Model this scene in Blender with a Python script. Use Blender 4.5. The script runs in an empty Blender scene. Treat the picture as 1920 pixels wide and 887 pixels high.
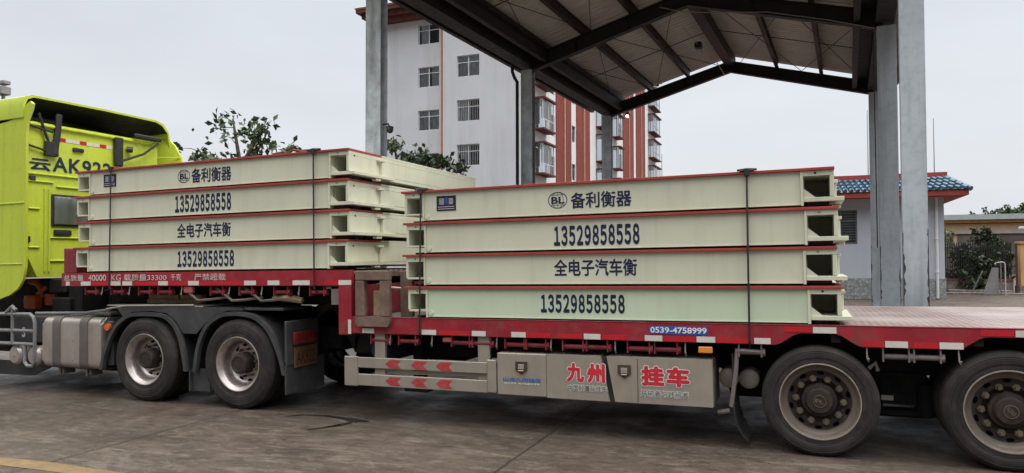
import bpy, bmesh, math, random
from mathutils import Vector, Matrix

R = math.radians
S = bpy.context.scene
COL = S.collection

# ------------------------------------------------------------------ camera
TILT = R(0.857)            # the yard falls gently towards the tractor
cam_d = bpy.data.cameras.new('camera')
cam = bpy.data.objects.new('camera', cam_d); COL.objects.link(cam)
cam_d.sensor_width = 36; cam_d.lens = 1340 / 1920 * 36
cam_d.clip_start = 0.05; cam_d.clip_end = 3000
cR = Vector((0.9259, 0.3777, -0.0021)); cF = Vector((-0.3775, 0.9256, 0.0279))
cR.normalize(); cF.normalize(); cU = cR.cross(cF).normalized(); cR = cF.cross(cU).normalized()
m = Matrix((cR, cU, -cF)).transposed().to_4x4()
m.translation = Vector((-0.132, -7.453, 1.917))
cam.matrix_world = m
S.camera = cam

# ------------------------------------------------------------------ sky, sun, exposure
SUN_EL, SUN_AZ = R(56), R(88)       # azimuth measured from -Y towards +X
w = bpy.data.worlds.new('World'); S.world = w; w.use_nodes = True
nt = w.node_tree; N = nt.nodes; Lk = nt.links; N.clear()
wo = N.new('ShaderNodeOutputWorld'); bg = N.new('ShaderNodeBackground'); bg.inputs[1].default_value = 0.1
sky = N.new('ShaderNodeTexSky'); sky.sky_type = 'NISHITA'; sky.sun_disc = False
sky.sun_elevation = SUN_EL; sky.sun_rotation = math.pi - SUN_AZ; sky.dust_density = 4; sky.air_density = 1.5
tc = N.new('ShaderNodeTexCoord'); sx = N.new('ShaderNodeSeparateXYZ'); Lk.new(tc.outputs['Generated'], sx.inputs[0])
ramp = N.new('ShaderNodeValToRGB'); Lk.new(sx.outputs[2], ramp.inputs[0])
ramp.color_ramp.elements[0].position = 0.0; ramp.color_ramp.elements[0].color = (.70, .725, .76, 1)
ramp.color_ramp.elements[1].position = 1.0; ramp.color_ramp.elements[1].color = (1, 1, 1, 1)
e = ramp.color_ramp.elements.new(0.33); e.color = (.63, .66, .71, 1)
nz = N.new('ShaderNodeTexNoise'); nz.inputs['Scale'].default_value = 2.2; nz.inputs['Detail'].default_value = 5
mp = N.new('ShaderNodeMapping'); mp.inputs['Scale'].default_value = (1, 1, 3.2)
Lk.new(tc.outputs['Generated'], mp.inputs[0]); Lk.new(mp.outputs[0], nz.inputs[0])
mr = N.new('ShaderNodeMapRange'); mr.inputs[1].default_value = .3; mr.inputs[2].default_value = .7
mr.inputs[3].default_value = 11.3; mr.inputs[4].default_value = 13.0; Lk.new(nz.outputs[0], mr.inputs[0])
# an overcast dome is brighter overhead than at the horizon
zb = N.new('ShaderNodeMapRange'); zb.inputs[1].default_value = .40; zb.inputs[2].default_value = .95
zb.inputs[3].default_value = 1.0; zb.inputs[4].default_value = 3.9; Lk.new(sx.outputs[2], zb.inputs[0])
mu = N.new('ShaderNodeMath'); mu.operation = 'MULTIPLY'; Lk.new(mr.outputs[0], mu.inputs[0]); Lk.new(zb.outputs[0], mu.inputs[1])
# the low sky on the near side is dimmed, an added falloff that deepens the shade under the lorry
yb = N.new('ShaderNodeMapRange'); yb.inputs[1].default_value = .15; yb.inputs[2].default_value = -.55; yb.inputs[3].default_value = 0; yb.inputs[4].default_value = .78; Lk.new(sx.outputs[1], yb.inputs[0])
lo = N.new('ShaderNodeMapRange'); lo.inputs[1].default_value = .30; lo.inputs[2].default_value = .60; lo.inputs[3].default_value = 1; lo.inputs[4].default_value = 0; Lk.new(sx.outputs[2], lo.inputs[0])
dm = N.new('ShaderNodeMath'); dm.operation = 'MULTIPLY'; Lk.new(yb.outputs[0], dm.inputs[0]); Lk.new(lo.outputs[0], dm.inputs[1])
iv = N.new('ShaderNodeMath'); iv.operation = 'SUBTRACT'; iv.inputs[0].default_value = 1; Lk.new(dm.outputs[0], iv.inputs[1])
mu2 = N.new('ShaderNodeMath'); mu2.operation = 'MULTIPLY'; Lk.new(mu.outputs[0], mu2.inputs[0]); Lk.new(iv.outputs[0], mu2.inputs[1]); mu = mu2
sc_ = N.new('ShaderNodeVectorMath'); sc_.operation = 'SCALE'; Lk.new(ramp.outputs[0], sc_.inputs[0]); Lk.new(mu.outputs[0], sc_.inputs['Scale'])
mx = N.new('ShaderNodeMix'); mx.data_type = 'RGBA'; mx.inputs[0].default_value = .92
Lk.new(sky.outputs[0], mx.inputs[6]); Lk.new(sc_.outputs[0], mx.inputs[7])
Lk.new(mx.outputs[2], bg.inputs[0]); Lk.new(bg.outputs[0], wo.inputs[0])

sun_d = bpy.data.lights.new('sun', 'SUN'); sun = bpy.data.objects.new('sun', sun_d); COL.objects.link(sun)
sun_d.energy = 1.5; sun_d.angle = R(25); sun_d.color = (1, .96, .9)
sdir = Vector((math.sin(SUN_AZ) * math.cos(SUN_EL), -math.cos(SUN_AZ) * math.cos(SUN_EL), math.sin(SUN_EL)))
sun.rotation_euler = (-sdir).to_track_quat('-Z', 'Y').to_euler()
sun.location = sdir * 60

S.view_settings.view_transform = 'Standard'; S.view_settings.look = 'None'
S.view_settings.exposure = 0.0; S.view_settings.gamma = 1; S.view_settings.use_curve_mapping = False
S.render.engine = 'CYCLES'
S.cycles.max_bounces = 6

# ------------------------------------------------------------------ materials
MATS = {}
def M(name, col, rough=.6, metal=0., var=.18, scale=2.5, dirt=None, streak=None, bump=0., bscale=60., spec=.4, rvar=.12):
    """principled paint/metal with broken-up tone, optional dirt blotches and vertical run marks or painted fold shade"""
    if name in MATS: return MATS[name]
    m = bpy.data.materials.new(name); m.use_nodes = True
    t = m.node_tree; n = t.nodes; l = t.links; b = n['Principled BSDF']
    co = n.new('ShaderNodeTexCoord'); oi = n.new('ShaderNodeObjectInfo')
    ad = n.new('ShaderNodeVectorMath'); ad.operation = 'MULTIPLY_ADD'
    l.new(oi.outputs['Random'], ad.inputs[0]); ad.inputs[1].default_value = (37, 19, 53); l.new(co.outputs['Object'], ad.inputs[2])
    V = ad.outputs[0]
    def noise(s, det=6, vec=None, rg=.6):
        q = n.new('ShaderNodeTexNoise'); q.inputs['Scale'].default_value = s; q.inputs['Detail'].default_value = det
        q.inputs['Roughness'].default_value = rg; l.new(vec or V, q.inputs[0]); return q.outputs[0]
    def rng(v, a, b_, c, d):
        q = n.new('ShaderNodeMapRange'); l.new(v, q.inputs[0])
        for i, x in enumerate((a, b_, c, d)): q.inputs[i + 1].default_value = x
        return q.outputs[0]
    def mix(f, a, b_):
        q = n.new('ShaderNodeMix'); q.data_type = 'RGBA'
        (l.new(f, q.inputs[0]) if not isinstance(f, float) else setattr(q.inputs[0], 'default_value', f))
        for s, x in ((6, a), (7, b_)):
            if isinstance(x, tuple): q.inputs[s].default_value = (*x, 1)
            else: l.new(x, q.inputs[s])
        return q.outputs[2]
    c = tuple(col)
    lo = tuple(x * (1 - var) for x in c); hi = tuple(min(1, x * (1 + var)) for x in c)
    out = mix(rng(noise(scale), .3, .7, 0, 1), lo, hi)
    if dirt:
        dc, amt, ds = dirt
        out = mix(rng(noise(ds, 9, None, .7), .62 - .3 * amt, .80 - .12 * amt, 0, min(1, .35 + .6 * amt)), out, dc)
    if streak:
        dc, amt, ds = streak
        mp = n.new('ShaderNodeMapping'); mp.inputs['Scale'].default_value = (ds, ds, ds * .06); l.new(V, mp.inputs[0])
        out = mix(rng(noise(1, 5, mp.outputs[0]), .5, .75, 0, amt), out, dc)
    l.new(out, b.inputs['Base Color'])
    l.new(rng(noise(scale * 3 + 2), .3, .7, max(.04, rough - rvar), min(1, rough + rvar)), b.inputs['Roughness'])
    b.inputs['Metallic'].default_value = metal; b.inputs['Specular IOR Level'].default_value = spec
    if bump:
        bp = n.new('ShaderNodeBump'); bp.inputs['Strength'].default_value = bump; bp.inputs['Distance'].default_value = .01
        l.new(noise(bscale, 4), bp.inputs['Height']); l.new(bp.outputs[0], b.inputs['Normal'])
    MATS[name] = m
    return m
concol_s = M('smooth blue grey column paint', (.43, .475, .515), .45, .0, var=.08, scale=1.5, dirt=((.25, .275, .30), .45, 9), streak=((.20, .22, .24), .6, 6))
DUST = (.20, .165, .13)
cream = M('cream paint', (.61, .615, .475), .40, var=.06, scale=.9, bump=.08, bscale=3, dirt=((.50, .47, .36), .24, 3), streak=((.40, .37, .29), .3, 7))
cream_g = M('green cream paint', (.55, .63, .46), .40, var=.06, scale=.9, bump=.08, bscale=3, dirt=((.40, .40, .28), .12, 3), streak=((.42, .42, .30), .2, 9))
oxide = M('red oxide paint', (.33, .045, .035), .55, var=.2, scale=4, dirt=((.22, .10, .07), .3, 8))
navy = M('navy lettering', (.010, .014, .052), .5, var=.2, scale=9, dirt=((.13, .13, .13), .18, 26))
tred = M('trailer red paint', (.30, .015, .026), .45, var=.2, scale=2, dirt=((.22, .085, .075), .45, 5), streak=((.13, .04, .04), .6, 6))
tred_d = M('faded trailer red', (.20, .02, .03), .6, var=.25, dirt=(DUST, .35, 6))
whites = M('white reflective tape', (.62, .58, .53), .4, var=.08, dirt=((.42, .34, .28), .35, 14))
redref = M('red reflective tape', (.46, .014, .022), .35, var=.1, dirt=((.3, .06, .06), .3, 12))
alu = M('dusty aluminium sheet', (.33, .29, .235), .5, .25, var=.10, scale=3, dirt=((.26, .22, .17), .35, 4), streak=((.24, .20, .16), .35, 10))
alub = M('bright aluminium wheel', (.46, .40, .385), .38, .75, var=.15, dirt=((.17, .13, .11), .5, 7))
steelw = M('painted steel rim', (.135, .112, .088), .55, .2, var=.2, dirt=((.14, .10, .075), .45, 8))
disc_d = M('dirty brake disc face', (.030, .022, .018), .7, .1, var=.35, scale=6, dirt=((.085, .060, .042), .4, 10))
nutm = M('worn wheel nut steel', (.15, .115, .085), .55, .4, var=.35)
tyre = M('tyre rubber', (.026, .023, .022), .8, var=.2, scale=3, dirt=((.075, .062, .053), .5, 4), bump=.15, bscale=90, spec=.25)
blackp = M('black plastic', (.022, .022, .023), .55, var=.25, dirt=((.07, .06, .05), .3, 5))
fendm = M('charcoal fender plastic', (.044, .045, .047), .6, var=.2, dirt=((.10, .085, .07), .45, 5))
chass = M('chassis steel', (.009, .008, .008), .75, .0, var=.4, dirt=((.03, .024, .02), .35, 6))
lime = M('lime green cab paint', (.50, .595, .05), .28, var=.06, scale=1, dirt=((.34, .39, .08), .3, 4), streak=((.27, .31, .07), .4, 7), spec=.5)
galv = M('galvanised tube', (.25, .25, .25), .5, .5, var=.2, dirt=((.18, .15, .12), .3, 8))
tankm = M('fuel tank aluminium', (.44, .40, .35), .36, .55, var=.08, dirt=((.27, .22, .17), .35, 3), streak=((.26, .21, .17), .4, 8))
bandm = M('tank band rubber', (.12, .105, .095), .6, .1, var=.2, dirt=(DUST, .3, 8))
rust = M('rusty brown steel', (.165, .105, .078), .8, var=.3, scale=6, dirt=((.24, .17, .13), .4, 12), bump=.3, bscale=50)
wood = M('weathered timber', (.30, .215, .13), .8, var=.25, scale=8, dirt=((.16, .11, .07), .4, 9), bump=.3)
orange = M('orange machine paint', (.50, .105, .035), .5, var=.2, dirt=((.15, .07, .04), .4, 8))
amber = M('amber lens', (.75, .26, .05), .25, var=.05)
redlens = M('red tail lens', (.16, .02, .018), .3, var=.1)
platem = M('amber number plate', (.15, .065, .025), .5, var=.15, dirt=((.15, .08, .04), .4, 9))
strapm = M('dark lashing', (.022, .02, .02), .75, var=.3)
concol = M('galvanised grey column paint', (.45, .485, .525), .5, .0, var=.16, scale=2.2, dirt=((.16, .165, .175), .7, 2.6), streak=((.11, .11, .115), .8, 7), bump=.06, bscale=20)
dksteel = M('dark primer steel', (.011, .009, .009), .6, var=.3, dirt=((.022, .015, .013), .3, 4))
dkred = M('maroon purlin steel', (.028, .014, .013), .6, var=.3)
sheetm = M('roof sheet underside', (.50, .465, .43), .6, var=.08, scale=.7, streak=((.30, .27, .24), .4, 3))
bwall = M('white render', (.60, .61, .635), .85, var=.06, scale=.35, dirt=((.48, .48, .48), .2, .5), streak=((.42, .42, .43), .5, 1.1), bump=.1)
bwall2 = M('pale facade render', (.66, .655, .66), .85, var=.06, scale=.4, streak=((.5, .48, .47), .35, 1.2))
bred = M('brick red facade paint', (.20, .036, .025), .8, var=.15, scale=.5, streak=((.18, .03, .025), .4, 1.5))
borange = M('orange trim paint', (.52, .17, .07), .7, var=.1)
bmaroon = M('maroon eave paint', (.105, .030, .026), .75, var=.15)
framew = M('white window frame', (.62, .63, .64), .5, var=.08)
framed = M('grey window frame', (.20, .20, .205), .5, var=.1)
curt = M('white curtain', (.70, .71, .72), .9, var=.2, scale=4, streak=((.30, .31, .33), .7, 7))
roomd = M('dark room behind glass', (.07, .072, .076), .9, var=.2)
gwall = M('pale grey house render', (.46, .49, .54), .85, var=.05, scale=.6, streak=((.38, .40, .43), .3, 2))
tileb = M('blue glazed roof tile', (.055, .115, .165), .28, var=.55, scale=3.5, dirt=((.035, .05, .08), .4, 6), spec=.6)
gred = M('red fascia paint', (.34, .055, .04), .6, var=.15, streak=((.22, .04, .03), .4, 4))
ytan = M('yellow ochre render', (.55, .34, .15), .8, var=.1, dirt=((.4, .24, .1), .3, 2))
fencem = M('black iron', (.018, .017, .016), .6, var=.2)
leafm = M('dark green leaves', (.050, .080, .032), .55, var=.6, scale=3.0, rvar=.1)
leafs = M('shrub leaves', (.034, .050, .020), .5, var=.6, scale=3.0)
barkm = M('bark', (.10, .08, .06), .9, var=.3, bump=.4)
plastw = M('white plastic pipe', (.62, .63, .64), .5, var=.1)
blueplate = M('blue sign plate', (.02, .09, .36), .45, var=.1)
redtxt = M('red lettering', (.52, .022, .035), .5, var=.15, dirt=((.4, .2, .18), .25, 20))
whtxt = M('white lettering', (.72, .70, .66), .5, var=.08)
worn = M('worn white lettering', (.66, .55, .52), .6, var=.15, dirt=((.36, .04, .05), .75, 22))
grtxt = M('faded grey lettering', (.10, .10, .085), .6, var=.2)
greyboard = M('grey board', (.27, .26, .255), .7, var=.15)

def glass_mat():
    m = bpy.data.materials.new('window glass'); m.use_nodes = True
    t = m.node_tree; n = t.nodes; l = t.links; n.clear()
    o = n.new('ShaderNodeOutputMaterial'); a = n.new('ShaderNodeBsdfTransparent'); g = n.new('ShaderNodeBsdfGlossy')
    a.inputs[0].default_value = (.84, .87, .89, 1); g.inputs['Roughness'].default_value = .04
    f = n.new('ShaderNodeFresnel'); f.inputs[0].default_value = 1.6
    x = n.new('ShaderNodeMixShader'); l.new(f.outputs[0], x.inputs[0]); l.new(a.outputs[0], x.inputs[1]); l.new(g.outputs[0], x.inputs[2])
    l.new(x.outputs[0], o.inputs[0]); return m
glass = glass_mat()

def lamp_mat():
    m = bpy.data.materials.new('lit lamp'); m.use_nodes = True
    b = m.node_tree.nodes['Principled BSDF']; b.inputs['Emission Color'].default_value = (1, .93, .82, 1); b.inputs['Emission Strength'].default_value = 12
    return m
litm = lamp_mat()

def ground_mat():
    m = bpy.data.materials.new('worn concrete yard'); m.use_nodes = True
    t = m.node_tree; n = t.nodes; l = t.links; b = n['Principled BSDF']
    co = n.new('ShaderNodeTexCoord'); P = co.outputs['Object']
    def noise(s, det=8, rg=.65, vec=None, dist=0):
        q = n.new('ShaderNodeTexNoise'); q.inputs['Scale'].default_value = s; q.inputs['Detail'].default_value = det
        q.inputs['Roughness'].default_value = rg; q.inputs['Distortion'].default_value = dist; l.new(vec or P, q.inputs[0]); return q.outputs[0]
    def rng(v, a, b_, c, d):
        q = n.new('ShaderNodeMapRange'); l.new(v, q.inputs[0])
        for i, x in enumerate((a, b_, c, d)): q.inputs[i + 1].default_value = x
        return q.outputs[0]
    def mix(f, a, b_):
        q = n.new('ShaderNodeMix'); q.data_type = 'RGBA'
        l.new(f, q.inputs[0])
        for s, x in ((6, a), (7, b_)):
            if isinstance(x, tuple): q.inputs[s].default_value = (*x, 1)
            else: l.new(x, q.inputs[s])
        return q.outputs[2]
    def mapv(sx, sy):
        q = n.new('ShaderNodeMapping'); q.inputs['Scale'].default_value = (sx, sy, 1); l.new(P, q.inputs[0]); return q.outputs[0]
    c = mix(rng(noise(.55, 6), .35, .65, 0, 1), (.048, .036, .027), (.092, .071, .054))
    def mulv(a, b2):
        q = n.new('ShaderNodeMath'); q.operation = 'MULTIPLY'; l.new(a, q.inputs[0]); l.new(b2, q.inputs[1]); return q.outputs[0]
    c = mix(mulv(rng(noise(1, 10, .75, mapv(.55, 3.2), 1.2), .50, .68, 0, .95), rng(noise(.7, 5), .42, .62, 0, 1)), c, (.20, .165, .13))
    c = mix(mulv(rng(noise(1, 9, .75, mapv(2.2, 5.0), .8), .50, .66, 0, .6), rng(noise(.9, 4, .6, mapv(1.3, .8)), .40, .6, 1, 0)), c, (.155, .122, .095))      # pale scuffed streaks along the wheel tracks
    c = mix(rng(noise(1, 7, .7, mapv(.5, 1.6), .6), .54, .75, 0, .75), c, (.040, .031, .027))     # oily dark patches
    c = mix(rng(noise(1, 8, .75, mapv(.8, .8), 1.5), .56, .66, 0, .8), c, (.034, .026, .022))   # old oil and tyre scrub
    c = mix(rng(noise(45, 4, .7), .58, .75, 0, .6), c, (.19, .16, .13))                      # exposed aggregate
    c = mix(rng(noise(18, 5, .8), .62, .78, 0, .5), c, (.05, .04, .034))
    c = mix(rng(noise(7, 8, .78, mapv(.7, 1.3)), .50, .62, 0, .55), c, (.030, .024, .020))
    c = mix(rng(noise(9, 8, .78, mapv(.6, 1.5), .5), .52, .66, 0, .6), c, (.175, .145, .117))
    vc = n.new('ShaderNodeTexVoronoi'); vc.inputs['Scale'].default_value = 3.5; vc.inputs['Randomness'].default_value = 1; l.new(P, vc.inputs[0])
    c = mix(mulv(rng(vc.outputs['Distance'], .05, .09, 1, 0), rng(noise(2.1, 2), .55, .6, 0, 1)), c, (.02, .016, .014))     # drip spots
    # slab joints, wandering a little
    sep = n.new('ShaderNodeSeparateXYZ'); l.new(P, sep.inputs[0])
    def joint(axis, period, off, wid):
        w1 = n.new('ShaderNodeMath'); w1.operation = 'MULTIPLY_ADD'; l.new(noise(1.3, 6, .7), w1.inputs[0]); w1.inputs[1].default_value = .07; l.new(sep.outputs[axis], w1.inputs[2])
        a = n.new('ShaderNodeMath'); a.operation = 'ADD'; l.new(w1.outputs[0], a.inputs[0]); a.inputs[1].default_value = off
        p = n.new('ShaderNodeMath'); p.operation = 'PINGPONG'; l.new(a.outputs[0], p.inputs[0]); p.inputs[1].default_value = period / 2
        return rng(p.outputs[0], wid * .4, wid, .85, 0)
    c = mix(joint(0, 4.30, 7.05 - .035, .022), c, (.022, .017, .015))
    c = mix(joint(1, 5.2, 4.4, .022), c, (.026, .02, .017))
    l.new(c, b.inputs['Base Color'])
    l.new(rng(noise(1.2, 6), .35, .7, .30, .80), b.inputs['Roughness']); b.inputs['Specular IOR Level'].default_value = .22
    bp = n.new('ShaderNodeBump'); bp.inputs['Strength'].default_value = .5; bp.inputs['Distance'].default_value = .015
    l.new(noise(28, 6, .7), bp.inputs['Height']); l.new(bp.outputs[0], b.inputs['Normal'])
    return m

def tread_mat():
    m = bpy.data.materials.new('worn tread plate'); m.use_nodes = True
    t = m.node_tree; n = t.nodes; l = t.links; b = n['Principled BSDF']
    co = n.new('ShaderNodeTexCoord'); P = co.outputs['Object']
    def wave(rot, s):
        mp = n.new('ShaderNodeMapping'); mp.inputs['Rotation'].default_value = (0, 0, rot); l.new(P, mp.inputs[0])
        q = n.new('ShaderNodeTexWave'); q.inputs['Scale'].default_value = s; q.inputs['Distortion'].default_value = .3; l.new(mp.outputs[0], q.inputs[0]); return q.outputs['Fac']
    nz = n.new('ShaderNodeTexNoise'); nz.inputs['Scale'].default_value = 1.1; nz.inputs['Detail'].default_value = 8; l.new(P, nz.inputs[0])
    rp = n.new('ShaderNodeValToRGB'); l.new(nz.outputs[0], rp.inputs[0])
    rp.color_ramp.elements[0].position = .35; rp.color_ramp.elements[0].color = (.16, .085, .068, 1)
    rp.color_ramp.elements[1].position = .68; rp.color_ramp.elements[1].color = (.38, .325, .305, 1)
    mx = n.new('ShaderNodeMath'); mx.operation = 'MULTIPLY'; l.new(wave(R(45), 3.4), mx.inputs[0]); l.new(wave(R(-45), 3.4), mx.inputs[1])
    q = n.new('ShaderNodeMix'); q.data_type = 'RGBA'; l.new(mx.outputs[0], q.inputs[0]); l.new(rp.outputs[0], q.inputs[6]); q.inputs[7].default_value = (.44, .40, .39, 1)
    l.new(q.outputs[2], b.inputs['Base Color']); b.inputs['Roughness'].default_value = .5; b.inputs['Metallic'].default_value = .35
    bp = n.new('ShaderNodeBump'); bp.inputs['Strength'].default_value = .6; bp.inputs['Distance'].default_value = .01; l.new(mx.outputs[0], bp.inputs['Height']); l.new(bp.outputs[0], b.inputs['Normal'])
    return m
tread = tread_mat()

def stone_mat(name, a, b_, s):
    m = bpy.data.materials.new(name); m.use_nodes = True
    t = m.node_tree; n = t.nodes; l = t.links; b = n['Principled BSDF']
    co = n.new('ShaderNodeTexCoord'); v = n.new('ShaderNodeTexVoronoi'); v.inputs['Scale'].default_value = s; l.new(co.outputs['Object'], v.inputs[0])
    rp = n.new('ShaderNodeValToRGB'); l.new(v.outputs['Color'], rp.inputs[0]); rp.color_ramp.elements[0].color = (*a, 1); rp.color_ramp.elements[1].color = (*b_, 1)
    v2 = n.new('ShaderNodeTexVoronoi'); v2.feature = 'DISTANCE_TO_EDGE'; v2.inputs['Scale'].default_value = s; l.new(co.outputs['Object'], v2.inputs[0])
    r = n.new('ShaderNodeMapRange'); r.inputs[1].default_value = .0; r.inputs[2].default_value = .08; l.new(v2.outputs[0], r.inputs[0])
    q = n.new('ShaderNodeMix'); q.data_type = 'RGBA'; l.new(r.outputs[0], q.inputs[0]); q.inputs[6].default_value = (.12, .115, .11, 1); l.new(rp.outputs[0], q.inputs[7])
    l.new(q.outputs[2], b.inputs['Base Color']); b.inputs['Roughness'].default_value = .85
    return m
stone = stone_mat('grey rubble stone', (.20, .21, .215), (.40, .41, .41), 7)
stone2 = stone_mat('brown rubble stone', (.15, .12, .105), (.30, .25, .22), 5)

# ------------------------------------------------------------------ mesh building
class MB:
    def __init__(s): s.bm = bmesh.new()
    def face(s, pts):
        return s.bm.faces.new([s.bm.verts.new(p) for p in pts])
    def box(s, x0, x1, y0, y1, z0, z1, bev=0, seg=1):
        r = bmesh.ops.create_cube(s.bm, size=1, matrix=Matrix.Translation(((x0 + x1) / 2, (y0 + y1) / 2, (z0 + z1) / 2)) @ Matrix.Diagonal((abs(x1 - x0), abs(y1 - y0), abs(z1 - z0), 1)))
        if bev:
            ed = list({e for v in r['verts'] for e in v.link_edges})
            bmesh.ops.bevel(s.bm, geom=ed, offset=bev, segments=seg, profile=.6, affect='EDGES')
        return s
    def poly(s, a, b):           # two matching rings -> closed prism
        va = [s.bm.verts.new(p) for p in a]; vb = [s.bm.verts.new(p) for p in b]; n = len(a)
        s.bm.faces.new(va[::-1]); s.bm.faces.new(vb)
        for i in range(n): s.bm.faces.new((va[i], va[(i + 1) % n], vb[(i + 1) % n], vb[i]))
        return s
    def py(s, pts, y0, y1): return s.poly([(x, y0, z) for x, z in pts], [(x, y1, z) for x, z in pts])
    def px(s, pts, x0, x1): return s.poly([(x0, y, z) for y, z in pts], [(x1, y, z) for y, z in pts])
    def pz(s, pts, z0, z1): return s.poly([(x, y, z0) for x, y in pts], [(x, y, z1) for x, y in pts])
    def tube(s, pts, r, n=8, cap=True):
        pts = [Vector(p) for p in pts]; rings = []
        for i, p in enumerate(pts):
            d = (pts[min(i + 1, len(pts) - 1)] - pts[max(i - 1, 0)]).normalized()
            u = d.orthogonal() if i == 0 else (rings[-1][1] - d * rings[-1][1].dot(d))
            u = u.normalized() if u.length > 1e-6 else d.orthogonal().normalized()
            v = d.cross(u); rr = r[i] if isinstance(r, (list, tuple)) else r
            rings.append(([s.bm.verts.new(p + (u * math.cos(a) + v * math.sin(a)) * rr) for a in [2 * math.pi * k / n for k in range(n)]], u))
        for (a, _), (b, _) in zip(rings, rings[1:]):
            for k in range(n): s.bm.faces.new((a[k], a[(k + 1) % n], b[(k + 1) % n], b[k]))
        if cap: s.bm.faces.new(rings[0][0][::-1]); s.bm.faces.new(rings[-1][0])
        return s
    def lathe(s, prof, cx=0, cz=0, n=48, closed=False, cy=0, cap0=True):   # about the Y axis, prof = (radius, y)
        rings = []
        for r, y in prof:
            rings.append([s.bm.verts.new((cx + r * math.cos(2 * math.pi * k / n), y + cy, cz + r * math.sin(2 * math.pi * k / n))) for k in range(n)])
        pr = list(zip(rings, rings[1:])) + ([(rings[-1], rings[0])] if closed else [])
        for a, b in pr:
            for k in range(n): s.bm.faces.new((a[k], a[(k + 1) % n], b[(k + 1) % n], b[k]))
        if not closed:
            if cap0: s.bm.faces.new(rings[0])
            s.bm.faces.new(rings[-1][::-1])
        return s
    def mesh(s, name, mat, ang=35, recalc=True):
        if recalc: bmesh.ops.recalc_face_normals(s.bm, faces=s.bm.faces)
        for f in s.bm.faces: f.smooth = True
        for e in s.bm.edges:
            if len(e.link_faces) == 2 and e.calc_face_angle(0) < R(ang): e.smooth = True
            else: e.smooth = False
        me = bpy.data.meshes.new(name); s.bm.to_mesh(me); s.bm.free(); me.materials.append(mat)
        return me
    def split_done(s, name, mat, parent=None, key=None, ang=35):
        """one object per loose piece (or per key of a piece's centre)"""
        left = set(s.bm.verts); isl = []
        while left:
            st = [left.pop()]; cur = set(st)
            while st:
                for e in st.pop().link_edges:
                    for q in e.verts:
                        if q not in cur: cur.add(q); left.discard(q); st.append(q)
            isl.append(cur)
        gr = {}
        for i, c in enumerate(isl):
            ctr = sum((v.co for v in c), Vector()) / len(c); gr.setdefault(key(ctr) if key else i, []).append(c)
        out = []
        for k in gr:
            n = MB(); mpv = {}
            for c in gr[k]:
                for v in c: mpv[v] = n.bm.verts.new(v.co)
            for f in s.bm.faces:
                if f.verts[0] in mpv: n.bm.faces.new([mpv[v] for v in f.verts])
            out.append(n.done(name, mat, parent, ang))
        s.bm.free(); return out
    def done(s, name, mat, parent=None, ang=35, recalc=True):
        return put(name, s.mesh(name, mat, ang, recalc), parent)

def put(name, me, parent=None, loc=None, rz=0):
    o = bpy.data.objects.new(name, me); COL.objects.link(o)
    if parent: o.parent = parent
    if loc: o.location = loc
    if rz: o.rotation_euler = (0, 0, rz)
    return o
def tag(o, label=None, cat=None, group=None, kind=None):
    if label: o['label'] = label
    if cat: o['category'] = cat
    if group: o['group'] = group
    if kind: o['kind'] = kind
    return o
def thing(name, label, cat, loc=(0, 0, 0), rz=0, group=None):
    o = bpy.data.objects.new(name, None); COL.objects.link(o); o.empty_display_size = .2
    o.location = loc; o.rotation_euler = (0, 0, rz)
    return tag(o, label, cat, group)
RT = Matrix.Rotation(-TILT, 4, 'Y')
def tilt(o, loc=(0, 0, 0)):                   # stand a thing on the sloping yard beside the lorry
    o.location = RT @ Vector(loc); o.rotation_euler = (0, -TILT, 0); return o
def tthing(name, label, cat, loc=(0, 0, 0), group=None): return tilt(thing(name, label, cat, group=group), loc)
def gz(x): return math.tan(TILT) * max(-40, min(40, x))

def text_bm(s, bold=.0, space=1.0):
    c = bpy.data.curves.new('t', 'FONT'); c.body = s; c.size = 1; c.offset = bold; c.space_character = space; c.resolution_u = 3; c.fill_mode = 'FRONT'
    o = bpy.data.objects.new('t', c); COL.objects.link(o)
    dg = bpy.context.evaluated_depsgraph_get(); dg.update()
    me = bpy.data.meshes.new_from_object(o.evaluated_get(dg))
    bpy.data.objects.remove(o); bpy.data.curves.remove(c)
    return me
def text(name, s, mat, parent, u, v, mp, bold=.015, space=1.0):
    """letters fitted to the box u x v; mp maps (u, v) to a point on the carrying face.
    Chinese strokes are thickened by a few slightly shifted copies, each a hair above the last"""
    cjk = any(ord(ch) > 0x2e80 for ch in s)
    me = text_bm(s, 0 if cjk else bold, space)
    co = [p.co.copy() for p in me.vertices]; fc = [tuple(p.vertices) for p in me.polygons]; bpy.data.meshes.remove(me)
    x0, x1, y0, y1 = min(p.x for p in co), max(p.x for p in co), min(p.y for p in co), max(p.y for p in co)
    sh = [(0, 0)]
    if cjk and bold > 0: sh = [(math.cos(k * math.pi / 4) * bold, math.sin(k * math.pi / 4) * bold) for k in range(8)] + sh
    V, F = [], []
    nrm = (mp(1, 0) - mp(0, 0)).cross(mp(0, 1) - mp(0, 0)).normalized()
    for i, (dx, dy) in enumerate(sh):
        o = len(V)
        for p in co:
            V.append(mp(u[0] + (p.x + dx - x0) / (x1 - x0) * (u[1] - u[0]), v[0] + (p.y + dy - y0) / (y1 - y0) * (v[1] - v[0])) + nrm * (.00012 * i))
        F += [tuple(j + o for j in f) for f in fc]
    me = bpy.data.meshes.new(name); me.from_pydata([tuple(p) for p in V], [], F); me.update(); me.materials.append(mat)
    return put(name, me, parent)
def face_y(y): return lambda a, b: Vector((a, y, b))       # on a face looking towards -Y
def face_x(x): return lambda a, b: Vector((x, a, b))       # on a face looking towards +X

random.seed(7)
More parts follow.
